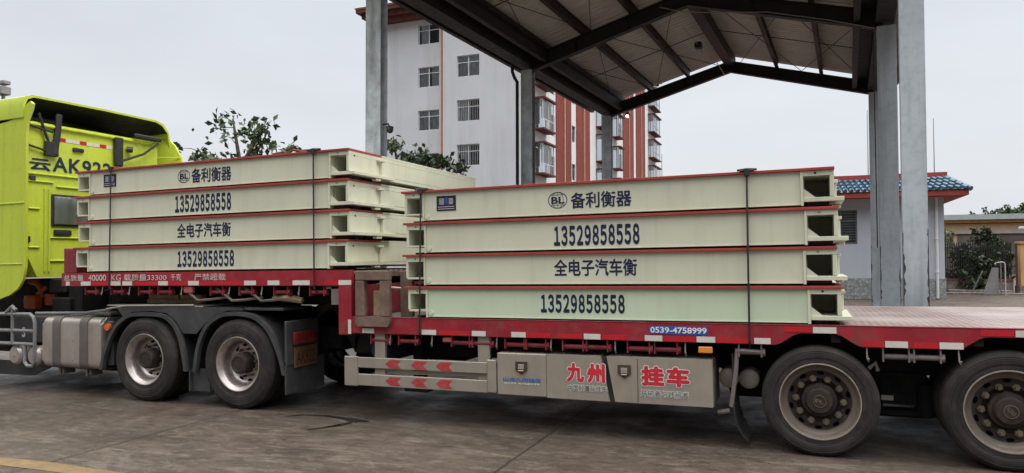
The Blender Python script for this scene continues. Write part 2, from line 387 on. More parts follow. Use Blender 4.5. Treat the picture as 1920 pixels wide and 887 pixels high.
# ================================================================== SETTING
g = MB()
xs = [-400, -120, -40, -20, -10, -5, 0, 5, 10, 20, 40, 120, 400]; ys = [-60, -10, 0, 10, 30, 80, 200, 500]
gv = [[g.bm.verts.new((x, y, gz(x))) for x in xs] for y in ys]
for j in range(len(ys) - 1):
    for i in range(len(xs) - 1): g.bm.faces.new((gv[j][i], gv[j][i + 1], gv[j + 1][i + 1], gv[j + 1][i]))
tag(g.done('ground', ground_mat()), kind='structure')

yl = M('worn yellow road paint', (.20, .125, .045), .7, var=.2, dirt=((.10, .08, .06), .8, 9))
lm = MB()
pts = [(-9.6, -2.74), (-7.72, -2.64), (-7.0, -2.59), (-6.05, -2.617), (-4.6, -2.60)]
ptl = [(-4.6, -2.77), (-6.0, -2.80), (-6.9, -2.81), (-7.42, -2.83), (-9.6, -2.92)]
lm.face([(x, y, gz(x) + .004) for x, y in ptl + pts])
tag(lm.done('yellow_line', yl), kind='structure')
st = MB()
def ribbon(mb, pts, ws, dz=.005):
    for i in range(len(pts) - 1):
        (x0, y0), (x1, y1) = pts[i], pts[i + 1]; d = Vector((x1 - x0, y1 - y0)).normalized(); nx, ny = -d.y, d.x
        a, b = ws[i] / 2, ws[i + 1] / 2
        mb.face([(x0 - nx * a, y0 - ny * a, gz(x0) + dz), (x1 - nx * b, y1 - ny * b, gz(x1) + dz), (x1 + nx * b, y1 + ny * b, gz(x1) + dz), (x0 + nx * a, y0 + ny * a, gz(x0) + dz)])
ribbon(st, [(-6.207, -.138), (-6.03, .0), (-5.74, .047), (-5.466, .007), (-5.17, -.081), (-5.02, -.066)], [.02, .06, .055, .08, .16, .03])
ribbon(st, [(-5.471, -.654), (-5.35, -.518), (-5.266, -.377), (-5.19, -.18)], [.02, .045, .08, .07], .006)
oilm = M('oil stain', (.014, .011, .010), .35, var=.2)
tag(st.done('oil_stain', oilm), kind='structure')

# ------------------------------------------------------------------ open steel canopy
can = thing('steel_canopy', 'tall open steel canopy with dark trusses over the yard behind the lorry', 'canopy', (-7.889, 4.508, 0), -math.atan(.053))
W2, HB = 9.24, 7.27
def rz_(t): return HB + .273 * (t if t < W2 / 2 else W2 - t)
def hcol(t, s, top, sc=1.0):
    b = MB(); w = .175 if t < 1 else (.155 if s < 1 else .205); d = .12 * sc; gzb = gz(-7.9 + t) - .1
    b.box(t - w, t + w, s - d, s - d + .022, gzb, top); b.box(t - w, t + w, s + d - .022, s + d, gzb, top)
    b.box(t - .009, t + .009, s - d + .024, s + d - .024, gzb, top)
    b.box(t - .3, t + .3, s - .3, s + .3, gzb, gzb + .14)
    return b
S_ = [0.0, 7.37, 14.9]
for s in S_:
    for t in (0, W2 - .015 if s < 1 else W2 + .01):
        c = hcol(t, s, HB + .05).done('column', concol_s if t > 1 else concol, can)
        if t > 1:
            for sg in (-1, 1):       # paint flaking along the flange edges near the foot: one ragged strip each
                ch = MB(); z = .2; x0 = t + sg * (.155 if s < 1 else .205); pz_ = []
                while z < 2.3:
                    pz_.append((random.choice((.004, .006, .012, .02, .03)) * (1 if z < 1.9 else .5), z)); z += random.uniform(.03, .11)
                ch.py([(x0 + sg * .003, p[1]) for p in pz_][::-1] + [(x0 - sg * p[0], p[1]) for p in pz_], s - .1225, s - .0955)
                ch.done('flaked_edge', M('flaked dark primer', (.05, .05, .055), .8, var=.7, scale=30), c)
# rafters: I sections with haunches at the columns
for s in S_:
    for side in (0, 1):
        b = MB(); T = (lambda t: t) if side == 0 else (lambda t: W2 - t)
        ta, tb = .05, W2 / 2
        web = [(T(ta), HB - .0), (T(ta + 1.3), rz_(ta + 1.3)), (T(tb), rz_(tb)), (T(tb), rz_(tb) + .36), (T(ta), rz_(ta) + .38)]
        b.py(web, s - .01, s + .01)
        b.py([(T(ta), HB - .02), (T(tb), rz_(tb) - .02), (T(tb), rz_(tb)), (T(ta), HB)], s - .11, s + .11)
        b.py([(T(ta), rz_(ta) + .38), (T(tb), rz_(tb) + .36), (T(tb), rz_(tb) + .38), (T(ta), rz_(ta) + .40)], s - .11, s + .11)
        for q in (1.5, 3.0):
            b.box(T(q) - .006, T(q) + .006, s - .10, s + .10, rz_(q) + .01, rz_(q) + .36)
        b.done('rafter', dksteel, can)
SA, SB = -1.2, 15.15
for t, wd, zz, h in ((1.72, .07, .40, .25), (3.12, .07, .40, .25), (6.2, .07, .40, .25), (7.62, .07, .40, .25)):
    b = MB(); z = rz_(t) + zz
    b.box(t - .012, t + .012, SA, SB, z, z + h); b.box(t - .06, t + .06, SA, SB, z - .012, z); b.box(t - .06, t + .06, SA, SB, z + h, z + h + .012)
    b.done('purlin', dkred, can)
    # end cleats
b = MB(); b.box(W2 / 2 - .15, W2 / 2 + .15, SA, SB, rz_(4.6) + .18, rz_(4.6) + .56)
b.done('ridge_beam', dksteel, can)
for t0, t1, u0, u1 in ((-.20, .20, .52, .66), (W2 - .22, W2 + .18, W2 - .68, W2 - .54)):
    b = MB(); b.box(t0, t1, SA, SB, HB + .12, HB + .50)
    b.box(u0, u1, SA, SB, rz_((u0 + u1) / 2) + .05, rz_((u0 + u1) / 2) + .57)
    b.box(min(t0, u0) - .0 if t0 < 1 else u0, max(t1, u1) if t0 < 1 else t1, SA + .01, SB - .01, HB + .48, HB + .60)
    b.done('eave_beam', dksteel, can)
for t0, t1 in ((-.62, W2 / 2), (W2 / 2, W2 + .62)):
    b = MB(); nseg = 84; o = .68                      # corrugated sheet: ribs run down the slope
    prof = []
    k = 0; s = SA - .2
    while s < SB + .12:
        for ds, dz in ((0, 0), (.14, 0), (.165, .035), (.215, .035), (.24, 0)):
            prof.append((s + ds, dz))
        s += .24
    for dzz in (0, .012):
        ra = [b.bm.verts.new((t0, s, rz_(max(t0, 0) if t0 < 1 else t0) + (t0 * .273 if t0 < 0 else 0) + o + dz + dzz)) for s, dz in prof]
        rb = [b.bm.verts.new((t1, s, rz_(t1 if t1 < W2 else W2) - ((t1 - W2) * .273 if t1 > W2 else 0) + o + dz + dzz)) for s, dz in prof]
        for i in range(len(prof) - 1): b.bm.faces.new((ra[i], ra[i + 1], rb[i + 1], rb[i]))
    b.done('roof_sheet', sheetm, can)
b = MB(); b.box(-.72, -.60, SA, SB, HB + .30, HB + .48); b.box(W2 + .58, W2 + .70, SA, SB, HB + .30, HB + .48)
b.split_done('gutter', dksteel, can)
# wind bracing rods under the sheets
def rod(t0, s0, t1, s1, dz=.36, r=.011):
    MB().tube([(t0, s0, rz_(t0) + dz), (t1, s1, rz_(t1) + dz)], r, 5).done('brace_rod', dkred, can)
for a, c_ in ((0, 1), (1, 2)):
    s0, s1 = S_[a], S_[c_]
    for t0, t1 in ((.3, 2.0), (2.0, 4.2), (5.0, 7.0), (7.0, 8.9)):
        rod(t0, s0 + .2, t1, s1 - .2); rod(t1, s0 + .2, t0, s1 - .2)
    mid = (s0 + s1) / 2
    for t0, t1 in ((.6, 1.72), (1.72, 3.12), (3.12, 4.55), (4.7, 6.2), (6.2, 7.62), (7.62, 8.6)):
        rod(t0, mid, t1, mid, .45, .014)
        if c_ == 1: rod(t0, s0 + 2.0, t1, s0 + 4.6, .47, .008)
# downpipe beside the middle left column, with its crank under the eave
MB().tube([(-.40, 7.15, HB + .30), (-.40, 7.15, HB + .02), (-.34, 7.15, HB - .15), (-.25, 7.16, HB - .30), (-.25, 7.16, -.1)], .05, 8).done('downpipe', dksteel, can)
MB().tube([(3.9, 7.22, 8.55), (4.5, 7.22, 8.34), (5.3, 7.22, 8.20), (6.6, 7.22, 8.02), (8.0, 7.22, 7.62), (9.0, 7.22, 7.28)], .012, 6).done('cable', galv, can)
MB().tube([(4.35, 8.2, 8.2), (4.4, 10.2, 8.22), (4.45, 10.4, 8.02), (4.5, 12.2, 8.35), (4.45, 14.7, 8.4)], .013, 6).done('cable', galv, can)
MB().box(4.3, 4.5, 9.9, 10.15, 8.12, 8.3, .02).done('junction_box', dksteel, can)
MB().tube([(W2 - .27, 7.25, 7.2), (W2 - .25, 7.2, 2.1)], .012, 6).done('cable', dksteel, can)

lp = thing('floodlight', 'small lit lamp hanging under the far canopy beam', 'lamp', (-6.45, 20.05, 7.45))
lb = MB(); lb.tube([(0, 0, .14), (0, 0, .0)], .015, 6); lb.lathe([(.10, -.05), (.10, .05)], 0, -.0, 16); lb.done('housing', dksteel, lp)
l2 = MB(); bmesh.ops.create_uvsphere(l2.bm, u_segments=12, v_segments=8, radius=.055, matrix=Matrix.Translation((0, -.05, -.06))); l2.done('bulb', litm, lp)
cc = thing('security_camera', 'small dark dome camera fixed to the front left canopy column', 'camera', (-7.64, 4.44, 4.40))
b = MB(); b.tube([(-.06, .03, .10), (.06, 0, .10), (.10, 0, .03)], .018, 8); b.done('bracket', dksteel, cc)
b = MB(); bmesh.ops.create_uvsphere(b.bm, u_segments=14, v_segments=10, radius=.07, matrix=Matrix.Translation((.10, 0, -.02))); b.box(.04, .16, -.06, .06, 0, .05, .015); b.done('dome', blackp, cc)

# ------------------------------------------------------------------ apartment block
ap = thing('apartment_block', 'white apartment block with brick red stripes and maroon eaves behind the canopy', 'building', (0, 0, 0))
XG0, XG1, XP, YG, YB, ZT, ZU = -28.73, -17.0, -23.2, 36.25, 82.0, 19.0, 23.6
def wall_sheet(mb, f, u0, u1, z0, z1, holes, dep):
    us = sorted({u0, u1, *[h[0] for h in holes], *[h[1] for h in holes]}); zs = sorted({z0, z1, *[h[2] for h in holes], *[h[3] for h in holes]})
    for i in range(len(us) - 1):
        for j in range(len(zs) - 1):
            um, zm = (us[i] + us[i + 1]) / 2, (zs[j] + zs[j + 1]) / 2
            if any(h[0] < um < h[1] and h[2] < zm < h[3] for h in holes): continue
            mb.face([f(us[i], zs[j], 0), f(us[i + 1], zs[j], 0), f(us[i + 1], zs[j + 1], 0), f(us[i], zs[j + 1], 0)])
    for a, b_, c, d in holes:
        q = [(a, c), (b_, c), (b_, d), (a, d)]
        for k in range(4):
            (ua, za), (ub, zb) = q[k], q[(k + 1) % 4]
            mb.face([f(ua, za, 0), f(ub, zb, 0), f(ub, zb, dep), f(ua, za, dep)])
    bmesh.ops.remove_doubles(mb.bm, verts=mb.bm.verts, dist=.0005)
def bar(mb, f, u0, u1, z0, z1, d0, d1):
    a = [f(u0, z0, d0), f(u1, z0, d0), f(u1, z1, d0), f(u0, z1, d0)]; b = [f(u0, z0, d1), f(u1, z0, d1), f(u1, z1, d1), f(u0, z1, d1)]
    mb.poly(a, b)
def window(par, f, u0, u1, z0, z1, fm, cover, transom=.30, bars=0, d=.10):
    w = MB(); t = .055
    bar(w, f, u0, u1, z0, z0 + t, d, d + .06); bar(w, f, u0, u1, z1 - t, z1, d, d + .06)
    bar(w, f, u0, u0 + t, z0 + t, z1 - t, d, d + .06); bar(w, f, u1 - t, u1, z0 + t, z1 - t, d, d + .06)
    um = (u0 + u1) / 2; zt = z1 - (z1 - z0) * transom
    bar(w, f, um - .035, um + .035, z0 + t, z1 - t, d - .004, d + .056)
    bar(w, f, u0 + t, um - .036, zt - .025, zt + .025, d + .004, d + .05); bar(w, f, um + .036, u1 - t, zt - .025, zt + .025, d + .004, d + .05)
    for k in range(bars):
        x = u0 + (k + 1) * (u1 - u0) / (bars + 1); bar(w, f, x - .008, x + .008, z0 + t, z1 - t, d - .05, d - .036)
    wo_ = w.done('window', fm, par)
    p = MB(); p.face([f(u0 + t, z0 + t, d + .03), f(u1 - t, z0 + t, d + .03), f(u1 - t, z1 - t, d + .03), f(u0 + t, z1 - t, d + .03)])
    p.done('pane', glass, wo_)
    if cover:
        c = MB()
        for a, b_ in cover:
            n = 18; ua, ub = u0 + (u1 - u0) * a, u0 + (u1 - u0) * b_
            va = [[c.bm.verts.new(f(ua + (ub - ua) * i / n, z, d + .085 + .025 * math.sin(i * 2.1 + a * 9))) for i in range(n + 1)] for z in (z0, z1)]
            for i in range(n): c.bm.faces.new((va[0][i], va[0][i + 1], va[1][i + 1], va[1][i]))
        c.done('curtain', curt, wo_)
    return wo_
fl = lambda u, z, d: (u, YG + .35 + d, z)       # recessed left plane of the gable
fr_ = lambda u, z, d: (u, YG + d, z)
ff = lambda u, z, d: (XG1 - d, u, z)
HL = [(-25.25, -23.58, 1.60 + 3.06 * k, 3.03 + 3.06 * k) for k in range(6)]
HR = [(-22.02, -20.32, 1.96 + 3.06 * k, 1.96 + 3.06 * k + 1.48) for k in range(7)]
m1 = MB(); wall_sheet(m1, fl, XG0, XP - .06, -1, ZT, HL, .30); wl = m1.done('wall', bwall, ap, recalc=False)
m1 = MB(); wall_sheet(m1, fr_, XP + .10, XG1, -1, ZU, HR, .30)
m1.face([(XP + .10, YG, -1), (XP + .10, YB, -1), (XP + .10, YB, ZU), (XP + .10, YG, ZU)])
m1.done('wall', bwall, ap, recalc=False)
covs = [[(0, .5)], [(0, 1)], [(.5, 1), (0, .2)], [(0, .45), (.6, 1)], [(0, 1)], [(.1, .5)]]
for k, h in enumerate(HL): window(ap, fl, *h, framew, covs[(k * 2 + 1) % 6], .30, 0)
for k, h in enumerate(HR): window(ap, fr_, *h, framew, covs[(k + 3) % 6], .32, 9 if k in (2, 3) else 0)
MB().tube([(XP - .02, YG + .12, -1), (XP - .02, YG + .12, ZT - .3)], .085, 10).done('downpipe', borange, ap)
# long facade with stripes and box windows
BAY = []; HW = []
for k in range(7):
    zb = 1.48 + 3.06 * k
    BAY += [(38.0, 40.3, zb, zb + 2.0)]; HW += [(41.1, 42.25, zb + .05, zb + 1.60)]
    BAY += [(53.7, 55.6, zb - .3, zb + 1.95), (59.5, 61.2, zb - .3, zb + 1.7), (76.7, 80.9, zb - .1, zb + 1.9)]; HW += [(62.0, 63.3, zb - .1, zb + 1.45)]
    HW += [(46.5, 47.4, zb + .35, zb + 1.65)]
m1 = MB(); wall_sheet(m1, ff, YG, YB, -1, ZU, HW, .3); m1.done('wall', bwall2, ap, recalc=False)
m1 = MB(); m1.face([(XG0, YG + .35, -1), (XG0, YB, -1), (XG0, YB, ZT), (XG0, YG + .35, ZT)]); m1.face([(XG0, YB, -1), (XG1, YB, -1), (XG1, YB, ZT), (XG0, YB, ZT)]); m1.done('wall', bwall, ap)
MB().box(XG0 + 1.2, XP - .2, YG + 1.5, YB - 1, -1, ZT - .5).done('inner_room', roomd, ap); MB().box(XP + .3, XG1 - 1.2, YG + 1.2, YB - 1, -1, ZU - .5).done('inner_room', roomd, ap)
for k, h in enumerate(HW): window(ap, ff, *h, framed, [(0, .45)] if k % 3 else None, .28)
for a, b_ in ((42.5, 44.2), (44.42, 46.2), (47.62, 49.45), (49.7, 51.5), (63.8, 66.1), (66.35, 68.6), (69.85, 72.2), (72.45, 74.6)):
    MB().box(XG1 + .002, XG1 + .06, a, b_, -1, ZU - .4).done('red_stripe', bred, ap)
for a in (44.31, 49.575, 66.22, 72.32):
    MB().box(XG1 + .002, XG1 + .16, a - .10, a + .10, -1, ZU - .4).done('pale_trim', M('peach trim paint', (.46, .27, .19), .7), ap)
for k, (a, b_, z0, z1) in enumerate(BAY):
    p = .62
    fb = MB()
    for yy in (a, b_ - .06):
        for xx in (XG1 + .004, XG1 + p - .05): fb.box(xx, xx + .05, yy, yy + .06, z0 + .002, z1 - .002)
    ym = (a + b_) / 2; fb.box(XG1 + p - .05, XG1 + p, ym - .03, ym + .03, z0 + .002, z1 - .002)
    fb.box(XG1 + p - .048, XG1 + p - .004, a + .062, b_ - .062, z0 + .62, z0 + .67)
    wo2 = fb.done('box_window', framew if k % 4 == 0 else framed, ap)
    MB().box(XG1 + .002, XG1 + p + .14, a - .12, b_ + .12, z0 - .11, z0).done('tray', bmaroon, wo2)
    MB().box(XG1 + .002, XG1 + p + .2, a - .15, b_ + .15, z1, z1 + .12).done('hood', bmaroon, wo2)
    pn = MB(); pn.box(XG1 + .02, XG1 + p - .02, a + .02, b_ - .02, z0 + .003, z1 - .003); pn.done('pane', glass, wo2)
    if k % 4 == 0:
        cu = MB(); cu.face([(XG1 + p - .16, a + .1, z0 + .7), (XG1 + p - .16, b_ - .1, z0 + .7), (XG1 + p - .16, b_ - .1, z1 - .05), (XG1 + p - .16, a + .1, z1 - .05)])
        cu.done('curtain', curt, wo2)
for xa, xb, oa, ob, zt in ((XG0, XP - .1, 1.45, -.02, ZT), (XP + .1, XG1, 1.0, 1.2, ZU)):
    rf = MB()
    for j, (o_, z0_, z1_) in enumerate(((.30, -.32, -.01), (.62, 0, .33), (.92, .34, .60))):
        rf.box(xa - (o_ if oa > 0 else oa), xb + (o_ if ob > 0 else ob), YG - o_, YB + o_, zt + z0_, zt + z1_)
    rf.done('eave', bmaroon, ap)
    rf = MB(); rf.box(xa - .96, xb + (.96 if ob > 0 else ob), YG - .96, YB + .96, zt + .605, zt + .69); rf.done('eave_trim', borange, ap)
    zt += .44
    rf = MB(); e0 = [(xa - 1.0, YG - 1.0), (xb + (1.0 if ob > 0 else ob), YG - 1.0), (xb + (1.0 if ob > 0 else ob), YB + 1.0), (xa - 1.0, YB + 1.0)]; xm = (xa + xb) / 2
    lo_ = [(x, y, zt + .255) for x, y in e0]; r0, r1 = (xm, YG + 3.0, zt + 3.0), (xm, YB - 3.0, zt + 3.0)
    rf.face([lo_[0], lo_[1], r0]); rf.face([lo_[1], lo_[2], r1, r0]); rf.face([lo_[2], lo_[3], r1]); rf.face([lo_[3], lo_[0], r0, r1])
    rf.done('roof', tileb, ap)

# ------------------------------------------------------------------ guard house with blue tiled skirt roof
gh = thing('guard_house', 'single storey pale grey house with blue tiled skirt roof right of the cargo', 'house', (0, 0, 0))
hx0, hx1, hy0, hy1 = -6.5, 5.36, 27.25, 34.0
gf = lambda u, z, d: (u, hy0 + d, z)
m1 = MB(); wall_sheet(m1, gf, hx0, hx1, .9, 4.42, [(.75, 2.06, 2.42, 3.92)], .25)
m1.face([(hx1, hy0, -.4), (hx1, hy1, -.4), (hx1, hy1, 4.42), (hx1, hy0, 4.42)]); m1.face([(hx0, hy0, -.4), (hx0, hy1, -.4), (hx0, hy1, 4.42), (hx0, hy0, 4.42)])
m1.done('wall', gwall, gh, recalc=False)
MB().box(hx0, hx1 + .03, hy0 - .05, hy0 + .3, -.4, .945).done('stone_base', stone, gh)
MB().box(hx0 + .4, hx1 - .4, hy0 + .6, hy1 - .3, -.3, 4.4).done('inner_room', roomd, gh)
gw = window(gh, gf, .75, 2.06, 2.42, 3.92, framed, None, .3, 0)
b = MB(); 
for k in range(13): bar(b, gf, .8, 2.0, 2.5 + k * .115, 2.52 + k * .115, .03, .045)
b.done('window_grille', framed, gw)
OV = .78
b = MB(); b.box(hx0 - OV, hx1 + OV, hy0 - OV, hy1 + OV, 4.40, 4.62); b.done('fascia', gred, gh)
b = MB()
A = [(hx0 - OV - .06, hy0 - OV - .06, 4.64), (hx1 + OV + .06, hy0 - OV - .06, 4.64), (hx1 + OV + .06, hy1 + OV, 4.64), (hx0 - OV, hy1 + OV, 4.64)]
B = [(hx0 - .05, hy0 + .1, 5.22), (hx1 + .12, hy0 + .1, 5.22), (hx1 + .12, hy1, 5.22), (hx0 - .05, hy1, 5.22)]
b.poly(A, B)
def lerp(a, c, t): return tuple(a[i] + (c[i] - a[i]) * t for i in range(3))
nt_ = 54
for k in range(nt_):                       # rolls of half round tiles, each course lapping the one below
    u = (k + .5) / nt_; p0 = lerp(A[0], A[1], u); p1 = lerp(B[0], B[1], u)
    for c in range(4):
        q0, q1 = lerp(p0, p1, c / 4 - (.02 if c else 0)), lerp(p0, p1, (c + 1) / 4)
        b.tube([(q0[0], q0[1] - .02, q0[2] + .05), (q1[0], q1[1] - .02, q1[2] + .02)], [.085, .06], 7)
for k in range(28):
    u = (k + .5) / 28; p0 = lerp(A[1], A[2], u); p1 = lerp(B[1], B[2], u)
    b.tube([(p0[0], p0[1], p0[2] + .04), (p1[0], p1[1], p1[2] + .03)], .075, 6)
b.tube([A[1], lerp(A[1], B[1], .5), B[1]], .11, 8)
b.done('tiled_roof', tileb, gh)
MB().box(hx0 - .1, hx1 + .16, hy0 + .06, hy1, 5.225, 5.45).done('parapet', gred, gh)
b = MB(); b.tube([(5.07, hy0 - .10, 4.38), (5.07, hy0 - .10, .12)], .055, 10)
for z in (1.2, 2.6, 3.9): b.box(5.0, 5.14, hy0 - .17, hy0 - .002, z, z + .04)
b.done('downpipe', plastw, gh)
MB().tube([(3.05, hy0 - .10, .05), (3.05, hy0 - .10, .50), (3.05, hy0 - .2, .52), (3.05, hy0 - .22, .45)], .025, 8).done('standpipe', plastw, gh)
for i, (x, y, z0, z1, lab) in enumerate(((2.66, 29.0, 5.45, 8.6, 'thin rod on the blue tiled house roof beside the grey columns'), (5.18, 28.2, 5.45, 7.9, 'thin rod standing at the right corner of the blue tiled house roof'))):
    t = tag(MB().tube([(0, 0, 0), (0, 0, z1 - z0)], [.022, .012], 6).done('lightning_rod', galv), lab, 'rod', 'lightning rods'); t.location = (x, y, z0)
t = tag(MB().tube([(0, 0, 0), (0, 0, 7.0)], [.035, .015], 6).done('lightning_rod', galv), 'thin pole against the sky between the red striped block and the house', 'rod', 'lightning rods'); t.location = (-6.5, 27.6, gz(-6.5))

# ------------------------------------------------------------------ fence, pillar, shrub and what stands by them
fx0, fx1, fy = 5.6, 8.9, 32.6
fn = thing('railing_fence', 'black iron railing on a low stone wall right of the house', 'fence', (0, 0, 0))
MB().box(fx0, fx1 + .05, fy - .15, fy + .15, -.3, .70).done('base_wall', stone2, fn)
MB().box(fx0, fx1 + .05, fy - .19, fy + .19, .704, .80).done('coping', M('dull red coping', (.20, .06, .05), .8, var=.2), fn)
b = MB()
for z in (1.0, 2.25): b.box(fx0, fx1, fy - .02, fy + .02, z, z + .05)
x = fx0 + .06
while x < fx1:
    b.box(x - .024, x + .024, fy - .045, fy - .021, .80, 2.50); b.tube([(x, fy - .033, 2.5), (x, fy - .033, 2.62)], [.016, .002], 5); x += .095
b.done('railing', fencem, fn)
b = MB(); b.box(6.2, 8.7, fy - 1.05, fy - .2, -.1, .30); b.box(5.9, 9.2, fy - 1.6, fy - 1.06, -.1, .20)
tag(b.done('stone_step', stone2), 'low mossy stone steps in front of the iron railing', 'step')
pl = thing('gate_pillar', 'yellow ochre gate pillar at the right edge beside the railing', 'pillar', (9.75, fy, 0))
MB().box(-.56, .9, -.35, .35, .50, 2.44, .015).done('shaft', ytan, pl); MB().box(-.60, .95, -.40, .40, 2.445, 2.56, .01).done('cap', M('orange pillar cap', (.50, .22, .08), .8), pl)
MB().box(-.62, .95, -.42, .42, -.2, .495, .01).done('plinth', stone2, pl)
tag(MB().box(8.98, 9.06, fy - .5, fy - .42, -.1, 2.5, .01).done('gate_post', M('brown iron post', (.07, .03, .025), .6)), 'thin brown iron post just left of the yellow pillar', 'post')
wl_ = thing('barbed_lamp', 'small white lamp head on a bracket above the yellow pillar', 'lamp', (9.5, fy - .2, 2.56))
MB().tube([(0, 0, 0), (0, 0, .5), (-.05, 0, .58)], .02, 6).done('bracket', fencem, wl_); MB().box(-.30, .12, -.12, .12, .58, .70, .04, 2).done('lamp_head', plastw, wl_)
hr = thing('handrail', 'bent white pipe handrail with grey board leaning by the steps', 'handrail', (8.15, fy - 1.9, gz(8)))
MB().tube([(.10, 0, 0), (.10, 0, 1.38), (.07, 0, 1.47), (-.02, 0, 1.50), (-.24, 0, 1.46), (-.30, 0, 1.40)], .026, 8).done('pipe', M('dull white pipe', (.42, .42, .41), .5), hr)
MB().tube([(-.06, .02, 0), (-.06, .02, 1.45)], .03, 8).done('pipe', galv, hr)
MB().poly([(-.75, .1, .02), (-.14, .1, .02), (-.14, .06, 1.25), (-.38, .06, 1.25)], [(-.75, .15, .02), (-.14, .15, .02), (-.14, .11, 1.25), (-.38, .11, 1.25)]).done('board', greyboard, hr)
MB().tube([(-1.2, .2, .0), (-.75, .05, 1.1)], .03, 6).done('strut', galv, hr)

fb_ = thing('flat_roofed_hall', 'long low cream hall with teal roof edge and orange band behind the fence', 'building', (0, 0, 0))
MB().box(4, 60, 63.14, 75, -.5, 4.6).done('wall', M('cream hall render', (.52, .38, .25), .85, var=.08), fb_)
b = MB(); b.box(3.6, 60.4, 62.5, 75.4, 4.93, 5.36); b.done('roof_edge', M('teal grey roof edge', (.36, .43, .43), .6, var=.1), fb_)
b = MB(); b.box(3.8, 60.2, 62.8, 75.2, 4.66, 4.926); b.done('orange_band', M('ochre band', (.50, .27, .10), .7), fb_)
b = MB(); b.box(3.9, 60.1, 62.95, 75.1, 3.75, 4.0); b.done('sill_band', M('grey band', (.36, .33, .31), .7), fb_)
for k in range(9):
    b = MB(); x = 6 + k * 6; b.box(x, x + 5.7, 63.08, 63.135, .4, 3.72); b.done('opening', M('dim hall opening', (.115, .10, .09), .9, var=.25, scale=.6), fb_)

# ------------------------------------------------------------------ trees
def leaf_at(b, p, sz, rnd):
    n = Vector((rnd.uniform(-1, 1), rnd.uniform(-1, 1), rnd.uniform(-.2, 1))).normalized(); u = n.orthogonal().normalized()
    a = rnd.uniform(0, 6.283); u = (u * math.cos(a) + n.cross(u) * math.sin(a)); v = n.cross(u)
    f = n * sz * .18
    b.face([p - u * sz, p + v * sz * .55 + f, p + u * sz * .9, p - v * sz * .55 + f])
def tree(name, lab, loc, limbs, nleaf, lsz, crad, lm_, group=None, trunk_r=.16, seed=1, twig=1):
    rnd = random.Random(seed)
    t = thing(name, lab, 'tree' if 'tree' in name else 'shrub', loc, group=group)
    tr = MB(); lf = MB()
    for pts in limbs:
        pv = [Vector(p) for p in pts]
        r0 = trunk_r if pv[0].z < .2 else trunk_r * .4
        tr.tube(pv, [r0 * (1 - .85 * i / (len(pv) - 1)) + .008 for i in range(len(pv))], 7)
        for i in range(1, len(pv)):
            if pv[i].z < 2.2 and 'tree' in name: continue
            for k in range(twig):
                q = pv[i - 1].lerp(pv[i], rnd.uniform(.25, 1)); d = Vector((rnd.gauss(0, 1), rnd.gauss(0, 1), rnd.gauss(.15, .6))).normalized() * crad * rnd.uniform(.5, 1.3)
                e_ = q + d; tr.tube([q, q.lerp(e_, .5) + Vector((0, 0, .05)), e_], [.014, .01, .005], 5)
                for c in range(rnd.randint(2, 4)):
                    cc_ = q.lerp(e_, rnd.uniform(.3, 1.1)) + Vector((rnd.gauss(0, .1), rnd.gauss(0, .1), rnd.gauss(0, .1))) * crad * 1.3
                    for _ in range(nleaf):
                        leaf_at(lf, cc_ + Vector((rnd.gauss(0, 1), rnd.gauss(0, 1), rnd.gauss(0, .8))) * crad * .26, lsz * rnd.uniform(.6, 1.2), rnd)
    tr.done('trunk', barkm, t)
    lf.done('crown', lm_, t, recalc=False)
    return t
L1 = [[(0, 0, 0), (.05, 0, 1.5), (.0, .05, 2.8), (.1, 0, 3.9)],
      [(.0, 0, 2.6), (-.5, .1, 3.7), (-1.1, .1, 4.55), (-1.5, .1, 4.95)],
      [(.1, 0, 3.6), (-.1, .1, 4.6), (-.25, .1, 5.3), (-.32, .1, 5.62)],
      [(.05, 0, 3.4), (.35, -.2, 4.5), (.7, -.1, 5.1), (1.0, -.1, 5.28)],
      [(.05, 0, 3.2), (.8, .2, 4.3), (1.4, .2, 4.75)],
      [(0, 0, 3.3), (-.5, -.2, 4.2), (-.75, -.2, 4.75)], [(.1, 0, 3.6), (.4, .3, 4.4), (.45, .3, 4.85)],
      [(0, 0, 3.3), (-.9, .2, 4.3), (-1.0, .2, 4.6)], [(0, 0, 3.2), (-1.0, .1, 4.2), (-1.75, .1, 4.75)], [(0, 0, 3.3), (.9, .1, 4.4), (1.6, .1, 4.85)], [(0, 0, 3.3), (.3, .1, 4.5), (.75, .1, 5.15)], [(0, 0, 3.4), (.1, .3, 4.5), (.2, .2, 4.9)]]
tree('broadleaf_tree', 'sparse broadleaf tree showing above the left cargo stack against the sky', (-13.2, 6.5, gz(-13.2)), L1, 4, .11, .42, leafm, 'trees behind the cargo', seed=4, twig=3)
L2 = [[(0, 0, 0), (.0, 0, 1.6), (.05, .05, 3.0), (.2, 0, 4.0)],
      [(.0, 0, 2.8), (-.5, .1, 4.0), (-.85, .1, 4.9), (-.95, .1, 5.5)],
      [(.1, 0, 3.4), (.1, .1, 4.3), (-.1, .1, 5.1)],
      [(.1, 0, 3.2), (.7, .1, 4.2), (1.0, .1, 4.75)], [(.1, 0, 3.5), (.4, .2, 4.2), (.45, .2, 4.85)], [(0, 0, 3.2), (-.4, 0, 4.2), (-.5, 0, 4.95)],
      [(.1, 0, 3.2), (.9, -.1, 4.0), (1.25, 0, 4.55)]]
tree('broadleaf_tree', 'leafy tree between the front column and the white apartment wall', (-10.0, 10.0, gz(-10)), L2, 9, .095, .38, leafm, 'trees behind the cargo', seed=9, twig=4)
L3 = []
rr = random.Random(5)
for k in range(46):
    a = rr.uniform(0, 6.28); q = rr.uniform(.2, 1.3); z = rr.uniform(.5, 3.3) * (1 - .22 * q)
    L3.append([(0, 0, .1), (q * .4 * math.cos(a), q * .4 * math.sin(a), z * .6), (q * math.cos(a), q * math.sin(a), z)])
